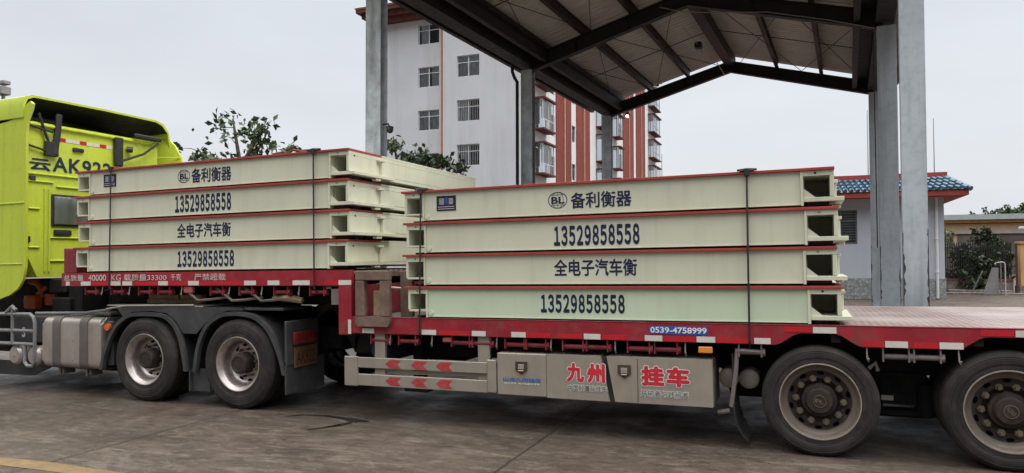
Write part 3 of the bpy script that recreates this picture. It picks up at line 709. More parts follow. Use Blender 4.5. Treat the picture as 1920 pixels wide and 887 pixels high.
tree('round_shrub', 'dense dark round shrub behind the iron railing', (7.7, 33.3, .15), L3, 13, .14, .42, leafs, seed=3, twig=3, trunk_r=.06)
tree('young_tree', 'slim yellow green sapling between the house corner and the dark shrub', (6.15, 33.6, .15), [[(0, 0, 0), (.05, 0, 1.6), (.1, 0, 3.2)], [(0, 0, 1.2), (.25, 0, 2.2), (.2, 0, 2.8)]], 5, .09, .34, M('yellow green leaves', (.13, .15, .04), .6, var=.4), seed=12, twig=4, trunk_r=.04)
for i, (x, y, h) in enumerate(((17.2, 72, 6.7), (19.6, 73.5, 7.2), (21.5, 74, 7.4))):
    L4 = [[(0, 0, 0), (0, 0, h - 2), (.1, 0, h - 1)]] + [[(0, 0, h - 2.2), (math.cos(k * 1.05) * .6, math.sin(k * 1.05) * .6, h - 1.2), (math.cos(k * 1.05) * 1.2, math.sin(k * 1.05) * 1.1, h - .7 + .4 * math.sin(k * 2.3))] for k in range(6)]
    tree('distant_tree', ['distant tree top left most above the cream hall roof', 'distant tree top in the middle above the cream hall roof', 'distant tree top at the right edge above the cream hall roof'][i], (x, y + 6, 0), L4, 6, .22, .6, leafm, 'trees beyond the hall', seed=20 + i, twig=3)

ms = thing('yard_mast', 'grey mast head with a box on top rising behind the green cab', 'mast', (-31.2, 12.1, gz(-31)))
MB().tube([(.05, 0, 0), (.05, 0, 9.35)], [.10, .07], 10).done('pole', galv, ms)
b = MB(); b.box(-.25, .25, -.2, .2, 9.2, 9.55, .03); b.box(-.12, .30, -.15, .15, 9.62, 9.8, .03); b.done('head', greyboard, ms)
b = MB(); b.tube([(-.9, 0, 8.62), (.4, 0, 8.62)], .05, 8); b.tube([(-.5, 0, 8.62), (-.5, 0, 9.0)], .06, 8); b.done('cross_arm', galv, ms)
# ================================================================== LORRY (built in the lorry's own frame, then stood on the sloping yard)
MESH = {}
def cached(key, fn):
    if key not in MESH: MESH[key] = fn()
    return MESH[key]
def tyre_mesh(ro=.527):
    b = MB()
    prof = [(.350, .030), (.362, .012), (.385, .006), (.405, .010), (.409, .006), (.418, .006), (.422, .001), (.452, .000), (.456, .004), (.462, .001), (.478, .006), (.482, .003), (.498, .016), (.515, .030), (.524, .050),
            (.526, .085), (.512, .088), (.512, .098), (.527, .101), (.528, .135), (.514, .138), (.514, .148), (.528, .151), (.528, .185), (.512, .188), (.512, .198), (.526, .201), (.524, .236), (.512, .258), (.485, .280), (.440, .286), (.385, .278), (.350, .256)]
    prof = [(r if r < .405 else .405 + (r - .405) * (ro - .405) / .122, y) for r, y in prof]
    b.lathe(prof, n=72, closed=True)
    return b.mesh('tyre', tyre, 28)
def rim_mesh(kind):
    b = MB()
    if kind == 'alu':      # drive axle: deep polished well, ten hand holes round a dished centre
        prof = [(.352, .034), (.366, .016), (.362, .006), (.352, .008), (.340, .030), (.322, .040), (.306, .060), (.296, .120), (.288, .170), (.250, .200), (.200, .205), (.14, .19), (.10, .185)]
    else:
        prof = [(.352, .034), (.366, .016), (.364, .004), (.354, .004), (.342, .022), (.334, .060), (.318, .076), (.300, .082), (.285, .088)]
    n = 60
    rings = [[b.bm.verts.new((r * math.cos(2 * math.pi * k / n), y, r * math.sin(2 * math.pi * k / n))) for k in range(n)] for r, y in prof]
    for a, c in zip(rings, rings[1:]):
        for k in range(n): b.bm.faces.new((a[k], a[(k + 1) % n], c[(k + 1) % n], c[k]))
    return b.mesh('rim', alub if kind == 'alu' else steelw, 40, recalc=False)
def disc_mesh(kind):
    b = MB()
    if kind != 'alu':
        b.lathe([(.290, .084), (.288, .10), (.25, .112), (.21, .106), (.20, .14), (.15, .16), (.05, .17)], n=60, cap0=False)
        return b.mesh('disc', disc_d, 40)
    b.lathe([(.145, .19), (.142, .12), (.138, .06), (.132, .045), (.128, .03), (.10, .022), (.095, .03), (.04, .028)], n=36)
    return b.mesh('hub', disc_d, 40)
def hub_mesh():
    b = MB(); b.lathe([(.166, .15), (.162, .10), (.156, .088), (.130, .082), (.122, .04), (.110, .022), (.062, .018), (.058, .012), (.010, .012)], n=40)
    return b.mesh('hub', disc_d, 30)
def nut_mesh(kind):
    b = MB(); r = .212 if kind != 'alu' else .185; y0, y1 = (.11, .050) if kind != 'alu' else (.20, .13)
    if kind == 'alu': b.tube([(r, y0, 0), (r, y1, 0)], [.020, .017], 6)
    else: b.tube([(r, y0, 0), (r, (y0 + y1) / 2, 0), (r, (y0 + y1) / 2 - .002, 0), (r, y1, 0)], [.038, .032, .022, .018], 6)
    return b.mesh('wheel_nut', nutm, 30)
def hole_mesh(kind):
    b = MB(); r = .243 if kind == 'alu' else .262; pts = []
    for j in range(14):
        q = 2 * math.pi * j / 14; ra, ta = r + (.024 if kind == 'alu' else .018) * math.cos(q), (.036 if kind == 'alu' else .032) * math.sin(q) / r
        y = .1975 if kind == 'alu' else .104
        pts.append((ra * math.cos(ta), y - .002, ra * math.sin(ta)))
    b.poly(pts, [(x, y + .0015, z) for x, y, z in pts])
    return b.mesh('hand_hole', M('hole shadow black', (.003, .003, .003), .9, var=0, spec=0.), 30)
def wheel(par, x, y, kind, flip=False, emblem=None, ang=0, big=False):
    """dual wheel: outer tyre with rim, disc, hub and nuts, inner tyre behind it"""
    ro = .60 if big else .527; ty = cached('tyre%s' % big, lambda: tyre_mesh(ro))
    wn = put('wheel', ty, par, (x, y, ro - .002), math.pi if flip else 0)
    wn.rotation_euler[1] = ang
    put('rim', cached('rim' + kind, lambda: rim_mesh(kind)), wn)
    if not flip:
        put('rim_lip', cached('lip', lambda: MB().lathe([(.3665, .015), (.3635, .003), (.355, .002), (.3525, .010)], n=60, closed=True).mesh('rim_lip', M('worn bright rim edge', (.36, .31, .255), .45, .3, var=.25, dirt=((.14, .11, .085), .5, 9)))), wn)
        put('disc', cached('disc' + kind, lambda: disc_mesh(kind)), wn)
        if kind != 'alu': put('hub', cached('hub', hub_mesh), wn)
        for k in range(10):
            put('wheel_nut', cached('nut' + kind, lambda: nut_mesh(kind)), wn).rotation_euler = (0, -2 * math.pi * (k + .3) / 10, 0)
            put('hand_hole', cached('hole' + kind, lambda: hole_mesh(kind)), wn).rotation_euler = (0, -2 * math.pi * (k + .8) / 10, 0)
        if kind != 'alu':
            rg_ = MB(); rg_.lathe([(.058, .0115), (.058, .009), (.053, .009), (.053, .0115)], n=32, closed=True); rg_.done('emblem_ring', nutm, wn)
            if emblem: text('emblem', emblem, nutm, wn, (-.042, .042), (-.018, .020), face_y(.009), .02)
    put('wheel', ty, par, (x, y + (-.33 if flip else .33), ro - .002), math.pi if flip else 0)
    return wn

# ------------------------------------------------------------------ tractor unit
tr = tthing('tractor_unit', 'lime green lorry tractor with open chassis and two polished drive wheels', 'truck', (-9, 0, 0))
TRK = Vector((-9, 0, 0))
class Off:                                   # children keep lorry coordinates; the mesh is shifted to the tractor's own origin
    pass
def tsplit(b, name, mat, par=None, key=None):
    bmesh.ops.translate(b.bm, verts=b.bm.verts, vec=-TRK)
    return b.split_done(name, mat, par or tr, key)
def tdone(b, name, mat, par=None, ang=35):
    bmesh.ops.translate(b.bm, verts=b.bm.verts, vec=-TRK)
    return b.done(name, mat, par or tr, ang)
for x in (-8.81, -7.115): wheel(tr, x + 9, 0, 'alu', ang=x * 3, big=True)
for x in (-8.81, -7.115): wheel(tr, x + 9, 2.85, 'steel', True, big=True)
for y, f in ((.06, False), (2.80, True)): put('wheel', cached('tyreTrue', lambda: tyre_mesh(.60)), tr, (-13.2 + 9, y, .598), math.pi if f else 0)
b = MB()
for y in (.98, 1.80): b.box(-13.9, -6.15, y, y + .09, .72, 1.02)
for x in (-12.4, -10.2, -9.4, -7.9, -6.2): b.box(x - .05, x + .05, 1.071, 1.799, .75, .98)
b.tube([(-8.81, .25, .60), (-8.81, 2.6, .60)], .10, 12); b.tube([(-7.115, .25, .60), (-7.115, 2.6, .60)], .10, 12)
for x in (-8.81, -7.115): b.box(x - .25, x + .25, 1.15, 1.7, .32, .74, .1, 2)
b.box(-7.95, -7.80, .75, .97, .38, .9); b.tube([(-8.9, .85, .66), (-7.88, .85, .86), (-6.85, .85, .66)], .07, 8)
b.box(-8.6, -7.3, .9, 2.0, 1.03, 1.24, .05)
tdone(b, 'chassis', chass)
b = MB(); b.tube([(-7.95, 1.43, 1.25), (-7.95, 1.43, 1.30)], .45, 24); tdone(b, 'fifth_wheel', chass)
b = MB(); b.box(-11.15, -9.3, .42, 2.4, 1.10, 1.16, .01); tdone(b, 'catwalk', chass)
b = MB(); b.box(-11.9, -9.7, 2.15, 2.82, .36, 1.20, .06, 2); tdone(b, 'exhaust_box', chass)
b = MB(); b.box(-13.8, -11.35, .85, 2.1, .45, 1.72, .12, 2); b.box(-11.4, -10.4, 1.15, 1.75, .45, 1.05, .1, 2); tdone(b, 'engine', chass)
b = MB(); b.box(-11.2, -10.9, .6, 2.5, 1.165, 1.74, .03); tdone(b, 'air_filter_rack', chass)
# cab body, rear wall with its panels
cb = MB(); cb.px([(.30, 1.77), (2.55, 1.77), (2.60, 2.2), (2.60, 4.16), (2.50, 4.28), (.20, 4.28), (.10, 4.16), (.10, 2.2)], -13.9, -11.5)
cab = tdone(cb, 'cab', lime)
b = MB()
for z0, z1, y0, y1 in ((3.42, 3.455, .12, 2.56), (3.30, 3.33, .14, .55), (3.24, 3.275, .6, 2.5), (2.86, 2.89, .14, .33), (2.40, 2.425, .5, 1.5), (2.24, 2.27, .14, .33), (2.02, 2.05, .5, 2.5)):
    b.box(-11.499, -11.470, y0, y1, z0, z1, .010)
for y in (.40, .47): b.box(-11.499, -11.475, y, y + .03, 1.85, 3.22, .008)
b.box(-11.499, -11.45, .12, 2.56, 4.20, 4.26, .02)
tdone(b, 'panel_rib', lime, cab)
b = MB(); b.box(-11.498, -11.47, .52, 1.62, 2.60, 3.13, .014, 2); b_w = tdone(b, 'rear_window', blackp, cab)
b = MB(); n = 40
va = [[b.bm.verts.new((-11.466 + .004 * math.sin(i * 1.7), .56 + 1.02 * i / n, z)) for i in range(n + 1)] for z in (2.64, 3.09)]
for i in range(n): b.bm.faces.new((va[0][i], va[0][i + 1], va[1][i + 1], va[1][i]))
tdone(b, 'curtain', M('pale cab curtain', (.88, .89, .89), .9, var=.06, streak=((.42, .44, .46), .85, 13)), b_w)  # shade of the folds is painted into the curtain as vertical streaks
b = MB(); b.face([(-11.456, .55, 2.63), (-11.456, 1.59, 2.63), (-11.456, 1.59, 3.10), (-11.456, .55, 3.10)]); tdone(b, 'pane', glass, b_w)
b = MB(); b.box(-11.499, -11.46, .56, .86, 2.445, 2.545, .02, 2); b.box(-11.499, -11.46, .15, .25, 3.32, 3.40, .01); b.box(-11.499, -11.46, .12, .17, 2.33, 2.43, .01); tsplit(b, 'air_vent', blackp, cab)
b = MB(); b.box(-11.499, -11.462, .88, 1.08, 3.875, 3.945, .02, 2); tdone(b, 'grab_recess', blackp, cab)
b = MB(); b2 = MB()
for k in range(9):
    y0 = .52 + k * .125; (b if k % 3 == 1 else b2).box(-11.499, -11.494, y0, y0 + .118, 4.015 - k * .000, 4.075)
tsplit(b, 'reflective_tape', redref, cab); tsplit(b2, 'reflective_tape', whites, cab)
def ttext(name, s, mat, par, u, v, mp, **k):
    return text(name, s, mat, par, u, v, lambda a, c: mp(a, c) - TRK, **k)
ttext('plate_lettering', '云', navy, cab, (.17, .50), (3.50, 3.68), face_x(-11.492), bold=.03)
ttext('plate_lettering', 'AK922', navy, cab, (.54, 1.62), (3.50, 3.755), face_x(-11.492), bold=.018, space=1.08)
# roof deflector over the cab and the two side extenders
def arch(o):       # outline in the YZ plane, o = inset
    return [(.02 + o, 4.30), (.02 + o, 4.52 - o * .4), (.06 + o, 4.64 - o), (.16 + o, 4.685 - o), (1.4, 4.70 - o), (2.55 - o, 4.69 - o), (2.70 - o, 4.64 - o), (2.82 - o, 4.50 - o * .6), (2.88 - o, 4.18)]
b = MB(); A0, A1 = arch(0), arch(.035); n = len(A0)
def fx(p, x, s): return (x, 1.45 + (p[0] - 1.45) * s, 4.2 + (p[1] - 4.2) * s) 
st_ = [(-11.44, 1.0), (-12.3, 1.0), (-13.2, .96), (-13.9, .8)]
ro = [[b.bm.verts.new(fx(p, x, s)) for p in A0] for x, s in st_]; ri = [[b.bm.verts.new(fx(p, x, s)) for p in A1] for x, s in st_]
for j in range(len(st_) - 1):
    for i in range(n - 1):
        b.bm.faces.new((ro[j][i], ro[j][i + 1], ro[j + 1][i + 1], ro[j + 1][i])); b.bm.faces.new((ri[j][i], ri[j + 1][i], ri[j + 1][i + 1], ri[j][i + 1]))
for i in range(n - 1): b.bm.faces.new((ro[0][i], ri[0][i], ri[0][i + 1], ro[0][i + 1]))
rfair = tdone(b, 'roof_deflector', lime)
b = MB(); A2 = arch(.045); r2 = [[b.bm.verts.new(fx(p, x, s)) for p in A2] for x, s in st_]
for j in range(len(st_) - 1):
    for i in range(1, n - 2): b.bm.faces.new((r2[j][i], r2[j + 1][i], r2[j + 1][i + 1], r2[j][i + 1]))
b.face([fx((.1, 4.3), -13.0, 1), fx((2.8, 4.3), -13.0, 1), fx((2.6, 4.62), -13.0, .98), fx((.2, 4.62), -13.0, .98)])
tdone(b, 'deflector_lining', blackp, rfair)
b = MB()                                  # near extender: outer skin with a rolled rear lip, lower corner cut round
oz = [(-13.9, 1.40), (-12.6, 1.38), (-12.05, 1.42), (-11.75, 1.50), (-11.56, 1.60), (-11.44, 1.74), (-11.39, 1.95), (-11.39, 4.05), (-11.36, 4.25), (-11.27, 4.40), (-11.24, 4.50), (-11.30, 4.545), (-11.40, 4.50), (-11.55, 4.34), (-11.8, 4.27), (-12.2, 4.23), (-13.9, 4.2)]
b.py(oz, .035, .075)
se = tdone(b, 'side_extender', lime)
b = MB(); b.box(-13.9, -11.42, .022, .034, 2.94, 2.965, .004); b.box(-13.9, -11.46, .022, .034, 1.98, 2.0, .004); tdone(b, 'panel_rib', lime, se)
b = MB(); b.poly([(-11.5, 2.58, 1.9), (-11.22, 2.90, 1.9), (-11.22, 2.90, 4.0), (-11.36, 2.88, 4.25), (-11.5, 2.84, 4.4), (-12.0, 2.70, 4.4), (-12.0, 2.62, 1.9)],
              [(-11.5, 2.62, 1.9), (-11.22, 2.94, 1.9), (-11.22, 2.94, 4.0), (-11.36, 2.92, 4.25), (-11.5, 2.88, 4.4), (-12.0, 2.74, 4.4), (-12.0, 2.66, 1.9)])
for z in (3.62, 3.82, 4.0): b.tube([(-11.52, 2.60, z), (-11.24, 2.89, z)], .012, 6)
tdone(b, 'side_extender', lime)
b = MB()                                  # struts holding the deflector
b.tube([(-11.46, .28, 4.42), (-11.44, .40, 4.05), (-11.45, .52, 3.78)], .022, 6); b.tube([(-11.46, .62, 4.45), (-11.44, .58, 4.1), (-11.45, .54, 3.78)], .05, 6)
b.box(-11.48, -11.42, .38, .60, 3.74, 3.98, .01); b.tube([(-11.46, .12, 3.88), (-11.44, .5, 3.80)], .02, 6); b.tube([(-11.46, .15, 4.2), (-11.44, .5, 4.14)], .02, 6)
b.box(-11.48, -11.40, 1.64, 1.80, 3.72, 4.24, .02); b.tube([(-11.42, 1.72, 3.8), (-11.38, 2.2, 4.0), (-11.36, 2.5, 4.24)], .022, 6); b.tube([(-11.42, 1.74, 3.62), (-11.40, 2.3, 3.60)], .02, 6)
b.box(-11.45, -11.38, 2.02, 2.62, 4.28, 4.36, .02); b.tube([(-11.46, 1.9, 4.05), (-11.40, 1.98, 4.05)], .055, 10)
tsplit(b, 'deflector_strut', blackp, None, lambda c: c.y > 1.2)
b = MB()                                  # coiled lines and bracketry behind the cab
for k in range(5):
    y = 1.0 + k * .17; b.tube([(-11.5, y, 2.1), (-11.2, y + .05, 1.65 + .05 * k), (-10.9, y, 1.5), (-10.6, y + .1, 1.62), (-10.3, y, 1.5)], .022, 6)
b.box(-11.6, -11.2, .55, 2.2, 1.5, 1.75, .03); b.box(-11.45, -11.05, .5, .9, 1.18, 1.44, .03); b.box(-11.0, -10.7, 1.1, 1.8, 1.16, 1.75, .03)
tdone(b, 'air_lines', chass)
b = MB()
b.tube([(-12.7, .95, 1.66), (-12.35, .9, 1.66), (-12.2, .88, 1.55), (-12.2, .88, 1.42)], .065, 10); b.box(-12.48, -12.17, .72, 1.0, 1.22, 1.46, .05, 2); b.box(-12.06, -11.80, .80, 1.05, 1.28, 1.48, .03, 2); b.tube([(-12.3, .86, 1.46), (-12.05, .86, 1.60)], .04, 8)
tdone(b, 'engine_part', orange)
# fuel tank
b = MB(); ang8 = []
def rrect(y0, y1, z0, z1, r, seg=5):
    o = []
    for cy_, cz_, a0 in ((y1 - r, z1 - r, 0), (y0 + r, z1 - r, 90), (y0 + r, z0 + r, 180), (y1 - r, z0 + r, 270)):
        for k in range(seg + 1): a = R(a0 + 90 * k / seg); o.append((cy_ + r * math.cos(a), cz_ + r * math.sin(a)))
    return o
pa = rrect(.03, .72, .40, 1.165, .10)
b.px(pa, -10.97, -9.70); ed = [e for e in b.bm.edges if abs(e.verts[0].co.x - e.verts[1].co.x) < 1e-5]
bmesh.ops.bevel(b.bm, geom=ed, offset=.03, segments=2, affect='EDGES')
tank = tdone(b, 'fuel_tank', tankm)
b = MB(); po = rrect(.018, .735, .388, 1.178, .105)
for x0 in (-10.735, -10.145):
    b.px(po, x0, x0 + .165)
    b.box(x0 + .03, x0 + .14, .10, .30, .30, .395, .01); b.tube([(x0 + .085, .08, .30), (x0 + .085, .08, .40)], .018, 8)
tsplit(b, 'tank_strap', bandm, tank, lambda c: c.x + TRK.x > -10.35)
b = MB(); b.box(-10.25, -9.75, .22, .50, 1.19, 1.235, .01); b.tube([(-9.95, .35, 1.17), (-9.95, .35, 1.24)], .06, 12); tdone(b, 'filler_step', galv, tank)
b = MB(); b.box(-9.69, -9.55, .10, .70, .46, 1.12, .02); tdone(b, 'tank_bracket', fendm)
b = MB(); b.lathe([(.052, -.02), (.056, .0), (.05, .03)], -9.60, 1.035, 20, cy=.06); tdone(b, 'marker_lamp', M('orange marker lens', (.62, .12, .04), .3))
# air tanks, battery box and the tube step frame
for x in (-11.685, -11.24):
    b = MB(); b.lathe([(.04, .02), (.12, .028), (.152, .06), (.158, .10), (.158, .62), (.10, .68)], x, .55, 28, cy=.04); b.tube([(x, .05, .55), (x, .075, .55)], .022, 8); tdone(b, 'air_tank', tankm)
b = MB(); b.box(-12.0, -11.12, .22, .70, .74, 1.16, .02); bx_ = tdone(b, 'battery_box', fendm)
ttext('battery_lettering', 'S', whites, bx_, (-11.73, -11.65), (.82, .98), face_y(.217), bold=.02)
b = MB()
for z in (1.20, .94, .735): b.tube([(-13.2, .06, z), (-11.20, .06, z)] if z != 1.20 else [(-13.2, .06, z), (-11.30, .06, z), (-11.22, .06, z - .05), (-11.19, .06, z - .14), (-11.19, .06, .46), (-11.24, .06, .40), (-11.36, .06, .40), (-11.42, .06, .46), (-11.42, .06, .735)], .028, 8)
b.tube([(-11.70, .05, .735), (-11.70, .05, 1.30)], .025, 8); b.tube([(-11.85, .05, 1.22), (-11.70, .05, 1.32), (-11.62, .05, 1.26)], .03, 8)
b.tube([(-11.22, .10, 1.215), (-10.2, .16, 1.23), (-9.66, .14, 1.285)], .022, 8)
tdone(b, 'step_frame', galv)
b = MB(); b.box(-12.2, -9.75, .55, .64, .30, .40, .02); tdone(b, 'side_skirt', chass); b = MB(); b.py([(-13.2, .18), (-11.6, .20), (-11.2, .34), (-11.2, .42), (-13.2, .42)], .30, .34); tdone(b, 'front_skirt', fendm)
# fenders: arched shells, edge flange and rear flaps
def smooth_line(p, n=4):
    o = []
    for i in range(len(p) - 1):
        a, b_, c, d = (Vector(p[max(i - 1, 0)]), Vector(p[i]), Vector(p[i + 1]), Vector(p[min(i + 2, len(p) - 1)]))
        for k in range(n):
            t = k / n; o.append(tuple(.5 * ((2 * b_) + (c - a) * t + (2 * a - 5 * b_ + 4 * c - d) * t * t + (3 * b_ - a - 3 * c + d) * t ** 3)))
    return o + [tuple(p[-1])]
def fender(xc, pts, y0, y1, tk):
    pts = smooth_line(pts)
    b = MB(); P_ = [Vector((x, 0, z)) for x, z in pts]; I = []
    c = Vector((xc, 0, .55))
    for p in P_: I.append(p + (c - p).normalized() * tk)
    for j in range(len(P_) - 1):
        b.poly([(P_[j].x, y0, P_[j].z), (P_[j + 1].x, y0, P_[j + 1].z), (I[j + 1].x, y0, I[j + 1].z), (I[j].x, y0, I[j].z)], [(P_[j].x, y1, P_[j].z), (P_[j + 1].x, y1, P_[j + 1].z), (I[j + 1].x, y1, I[j + 1].z), (I[j].x, y1, I[j].z)])
    return b
F1 = [(-9.70, .41), (-9.66, .60), (-9.56, .84), (-9.42, 1.05), (-9.26, 1.18), (-9.08, 1.25), (-8.72, 1.265), (-8.42, 1.235), (-8.24, 1.12), (-8.13, .96), (-8.06, .74), (-8.01, .46)]
F2 = [(-7.90, .46), (-7.86, .72), (-7.78, .95), (-7.66, 1.12), (-7.50, 1.23), (-7.32, 1.285), (-7.04, 1.29), (-6.80, 1.24), (-6.60, 1.10), (-6.48, .92), (-6.38, .70), (-6.32, .48)]
for y0, y1 in ((.0, .06), (2.79, 2.85)):
    for F, xc in ((F1, -8.84), (F2, -7.11)):
        fo = tdone(fender(xc, F, y0, y1, .055), 'fender', fendm)
        bb_ = fender(xc, F, min(y0, y1) + (.062 if y0 < 1 else -.60), (y0 + .66) if y0 < 1 else y0 - .002, .018); tdone(bb_, 'fender_shell', blackp, fo)
b = MB(); b.py([(-9.26, 1.20), (-9.05, 1.27), (-8.70, 1.285), (-8.40, 1.255), (-8.22, 1.14), (-8.10, .98), (-7.86, .98), (-7.68, 1.14), (-7.50, 1.25), (-7.3, 1.305), (-7.04, 1.31), (-7.04, 1.345), (-9.40, 1.345)], .03, .058)
b.box(-9.5, -6.4, .06, .66, 1.31, 1.345, .005); tdone(b, 'fender_filler', fendm)
b = MB(); b.box(-9.60, -7.75, .04, .62, 1.347, 1.362, .004); b.tube([(-9.62, .05, 1.30), (-9.2, .03, 1.355), (-7.9, .03, 1.372)], .014, 6); tdone(b, 'fender_trim', M('dusty pale trim', (.30, .28, .25), .7, var=.2))
b = MB(); b.box(-8.0, -7.66, .08, .10, .19, .50, .004); b.box(-7.985, -7.965, .02, .62, .19, .47, .004); tdone(b, 'mud_flap', fendm)
b = MB(); b.box(-6.33, -6.31, .0, .80, .235, .66, .004); b.box(-6.335, -6.30, .0, .66, .60, 1.18, .01); mf = tdone(b, 'mud_flap', fendm)
b = MB(); b.box(-6.297, -6.25, .11, .55, .865, 1.03, .02, 2); tl = tdone(b, 'tail_lamp', redlens)
b = MB(); b.box(-6.296, -6.285, .14, .60, .56, .835, .006); npl = tdone(b, 'number_plate', platem)
ttext('plate_lettering', 'AK922', blackp, npl, (.18, .56), (.60, .78), face_x(-6.282), bold=.01)

# ------------------------------------------------------------------ semi trailer
tl_ = tthing('flatbed_trailer', 'red stepped flatbed trailer with grey toolboxes carrying both cargo stacks', 'trailer', (0, 0, 0))
DW = 3.28; ZD, ZB = 1.245, 1.056; ZG, ZGB = 1.835, 1.640; XT = 4.65
def arcz(x):       # underside of the side rail: cut up round each wheel
    for c in (0.0, 1.53, 3.06):
        d = abs(x - c)
        if d < .40: return ZB + .118 * (math.cos(min(1, max(0, (d - .14) / .26)) * math.pi) * .5 + .5)
    return ZB
low = []; x = -5.29
xs_ = [-5.29, -.45] + [round(-.42 + .035 * i, 3) for i in range(110)] + [XT]
low = [(x, arcz(x)) for x in xs_ if x <= XT]
def side_rail(y0, y1):
    b = MB()
    for (xa, za), (xb, zb_) in zip(low, low[1:]): b.poly([(xa, y0, za), (xb, y0, zb_), (xb, y0, ZD), (xa, y0, ZD)], [(xa, y1, za), (xb, y1, zb_), (xb, y1, ZD), (xa, y1, ZD)])
    bmesh.ops.remove_doubles(b.bm, verts=b.bm.verts, dist=.0004)
    seen = {}
    for f in list(b.bm.faces):
        k = tuple(round(v, 3) for v in f.calc_center_median())
        seen.setdefault(k, []).append(f)
    bmesh.ops.delete(b.bm, geom=[f for fs in seen.values() if len(fs) > 1 for f in fs], context='FACES_ONLY')
    return b
rl = side_rail(0, .05).done('side_rail', tred, tl_)
fr2 = side_rail(DW - .05, DW).done('side_rail', tred, tl_); fr2.location.z = -.013
b = MB(); b.box(-5.29, XT, .051, DW - .051, ZD - .05, ZD - .012); b.done('deck', tread, tl_)
b = MB(); b.box(-5.29, XT, -.004, .046, ZD + .001, ZD + .012, .003); b.done('deck_edge', tred_d, tl_)
b = MB(); b.box(-10.505, -5.29, 0, .05, ZGB, ZG); b.box(-10.505, -5.29, DW - .05, DW, ZGB, ZG - .014); b.box(-10.505, -10.455, .051, DW - .051, ZGB, ZG); gr = b.done('gooseneck_rail', tred, tl_)
b = MB(); b.box(-10.45, -5.29, .051, DW - .051, ZG - .05, ZG - .012); b.done('gooseneck_deck', tread, tl_)
b = MB(); b.box(-5.485, -5.295, -.003, .10, 1.035, ZGB - .001); b.box(-5.485, -5.295, DW - .1, DW + .003, 1.035, ZGB - .001); b.split_done('step_post', tred, tl_)
b = MB(); b.box(-5.40, -5.33, .101, DW - .101, 1.04, ZGB - .003); b.done('step_wall', tred_d, tl_)
b = MB(); b.box(-10.505, -10.44, .03, DW - .03, ZG + .001, 2.21, .006); b.box(-10.438, -10.22, .02, .06, ZG + .001, 2.20, .006); b.done('headboard', tred_d, tl_)
b = MB()
for y in (.80, 2.34):
    b.box(-10.4, -5.5, y, y + .16, ZGB - .28, ZG - .06); b.box(-5.8, XT - .2, y, y + .16, .70, ZD - .06); b.py([(-5.8, .70), (-5.5, ZGB), (-6.2, ZGB - .1), (-6.2, 1.36)], y, y + .16)
for k in range(9): b.box(-10.2 + k * .58, -10.12 + k * .58, .052, DW - .052, ZG - .16, ZG - .055)
for k in range(17): b.box(-5.1 + k * .58, -5.02 + k * .58, .052, DW - .052, ZD - .16, ZD - .055)
b.box(-8.6, -7.2, .8, 2.5, ZGB - .33, ZGB - .281)
b.done('main_beam', chass, tl_)
b = MB()
for xx in (0, 1.54, 3.06):
    b.tube([(xx, .2, .525), (xx, DW - .2, .525)], .085, 12)
    for y in (.86, 2.40): b.box(xx - .5, xx + .5, y - .06, y + .06, .60, .69, .02); b.box(xx - .12, xx + .12, y - .1, y + .1, .42, .62, .02)
for xx in (.75, 2.25, 3.75, -.72):
    for y in (.82, 2.36): b.py([(xx - .16, .40), (xx + .16, .40), (xx + .26, .72), (xx - .26, .72)], y - .06, y + .14)
for xx in (.5, 1.0): b.tube([(xx, .80, .30), (xx, .80, .62)], .11, 12)
b.box(.45, 1.05, .72, .98, .28, .34, .02)
b.done('suspension', chass, tl_)
b = MB(); b.tube([(.46, .42, .80), (.52, .42, .86), (.54, .42, .78)], .022, 6); b.box(.56, .70, .74, .76, .44, .49, .003); b.tube([(1.08, .5, .69), (1.10, .45, .69)], .03, 8); b.split_done('valve_fitting', whites, tl_)
wheel(tl_, .0, 0, 'steel', emblem='R', ang=.25); wheel(tl_, 1.54, 0, 'steel', emblem='FUWA', ang=.8); wheel(tl_, 3.06, 0, 'steel', ang=1.3)
for xx in (0, 1.54, 3.06): wheel(tl_, xx, DW, 'steel', True)
b = MB(); b.box(-10.3, -6.3, DW - .75, DW - .06, 1.22, ZGB - .02, .02); b.done('gooseneck_locker', chass, tl_)
b = MB(); b.box(-5.28, -4.4, 1.4, DW - .2, .55, ZB - .1, .05); b.done('spare_carrier', chass, tl_)
# landing gear and spare gear in the dark under the step
b = MB()
for y in (.55, 2.6): b.box(-4.75, -4.62, y, y + .14, .32, ZD - .17); b.box(-4.85, -4.52, y - .06, y + .2, .28, .32)
b.tube([(-4.69, .6, .75), (-4.69, 2.7, .75)], .035, 8); b.done('landing_leg', chass, tl_)
b = MB(); b.lathe([(.13, .25), (.16, .30), (.16, .95), (.13, 1.0)], -5.05, .82, 20); b.done('brake_tank', M('dark blue tank', (.03, .03, .07), .5), tl_)
# winches and rope hooks under both side rails
def winch_mesh(wd):
    b = MB(); b.tube([(-wd / 2, 0, 0), (wd / 2, 0, 0)], .026, 12); b.tube([(wd / 2, 0, 0), (wd / 2 + .03, 0, 0)], .040, 10)
    for x in (-wd / 2 - .004, wd / 2 - .012): b.box(x, x + .014, -.04, .045, -.045, .085)
    return b.mesh('winch', tred_d)
wl1, wl2 = winch_mesh(.225), winch_mesh(.24)
dk = M('grey worn winch steel', (.20, .17, .16), .6, .3, var=.2)
wl3 = winch_mesh(.22); wl3.materials.clear(); wl3.materials.append(dk)
for x in (-9.918, -9.383, -8.83, -8.453, -7.489, -6.987, -6.406, -5.834): put('winch', wl1, tl_, (x, .06, ZGB - .087))
for x in (-4.918, -4.527, -3.815, -3.546, -3.138, -2.883, -2.455, -2.183, -1.736, -1.449): put('winch', wl2, tl_, (x, .06, ZB - .087))
for x in (-.62, .663, .916): put('winch', wl3, tl_, (x, .06, ZB - .087))
b = MB()
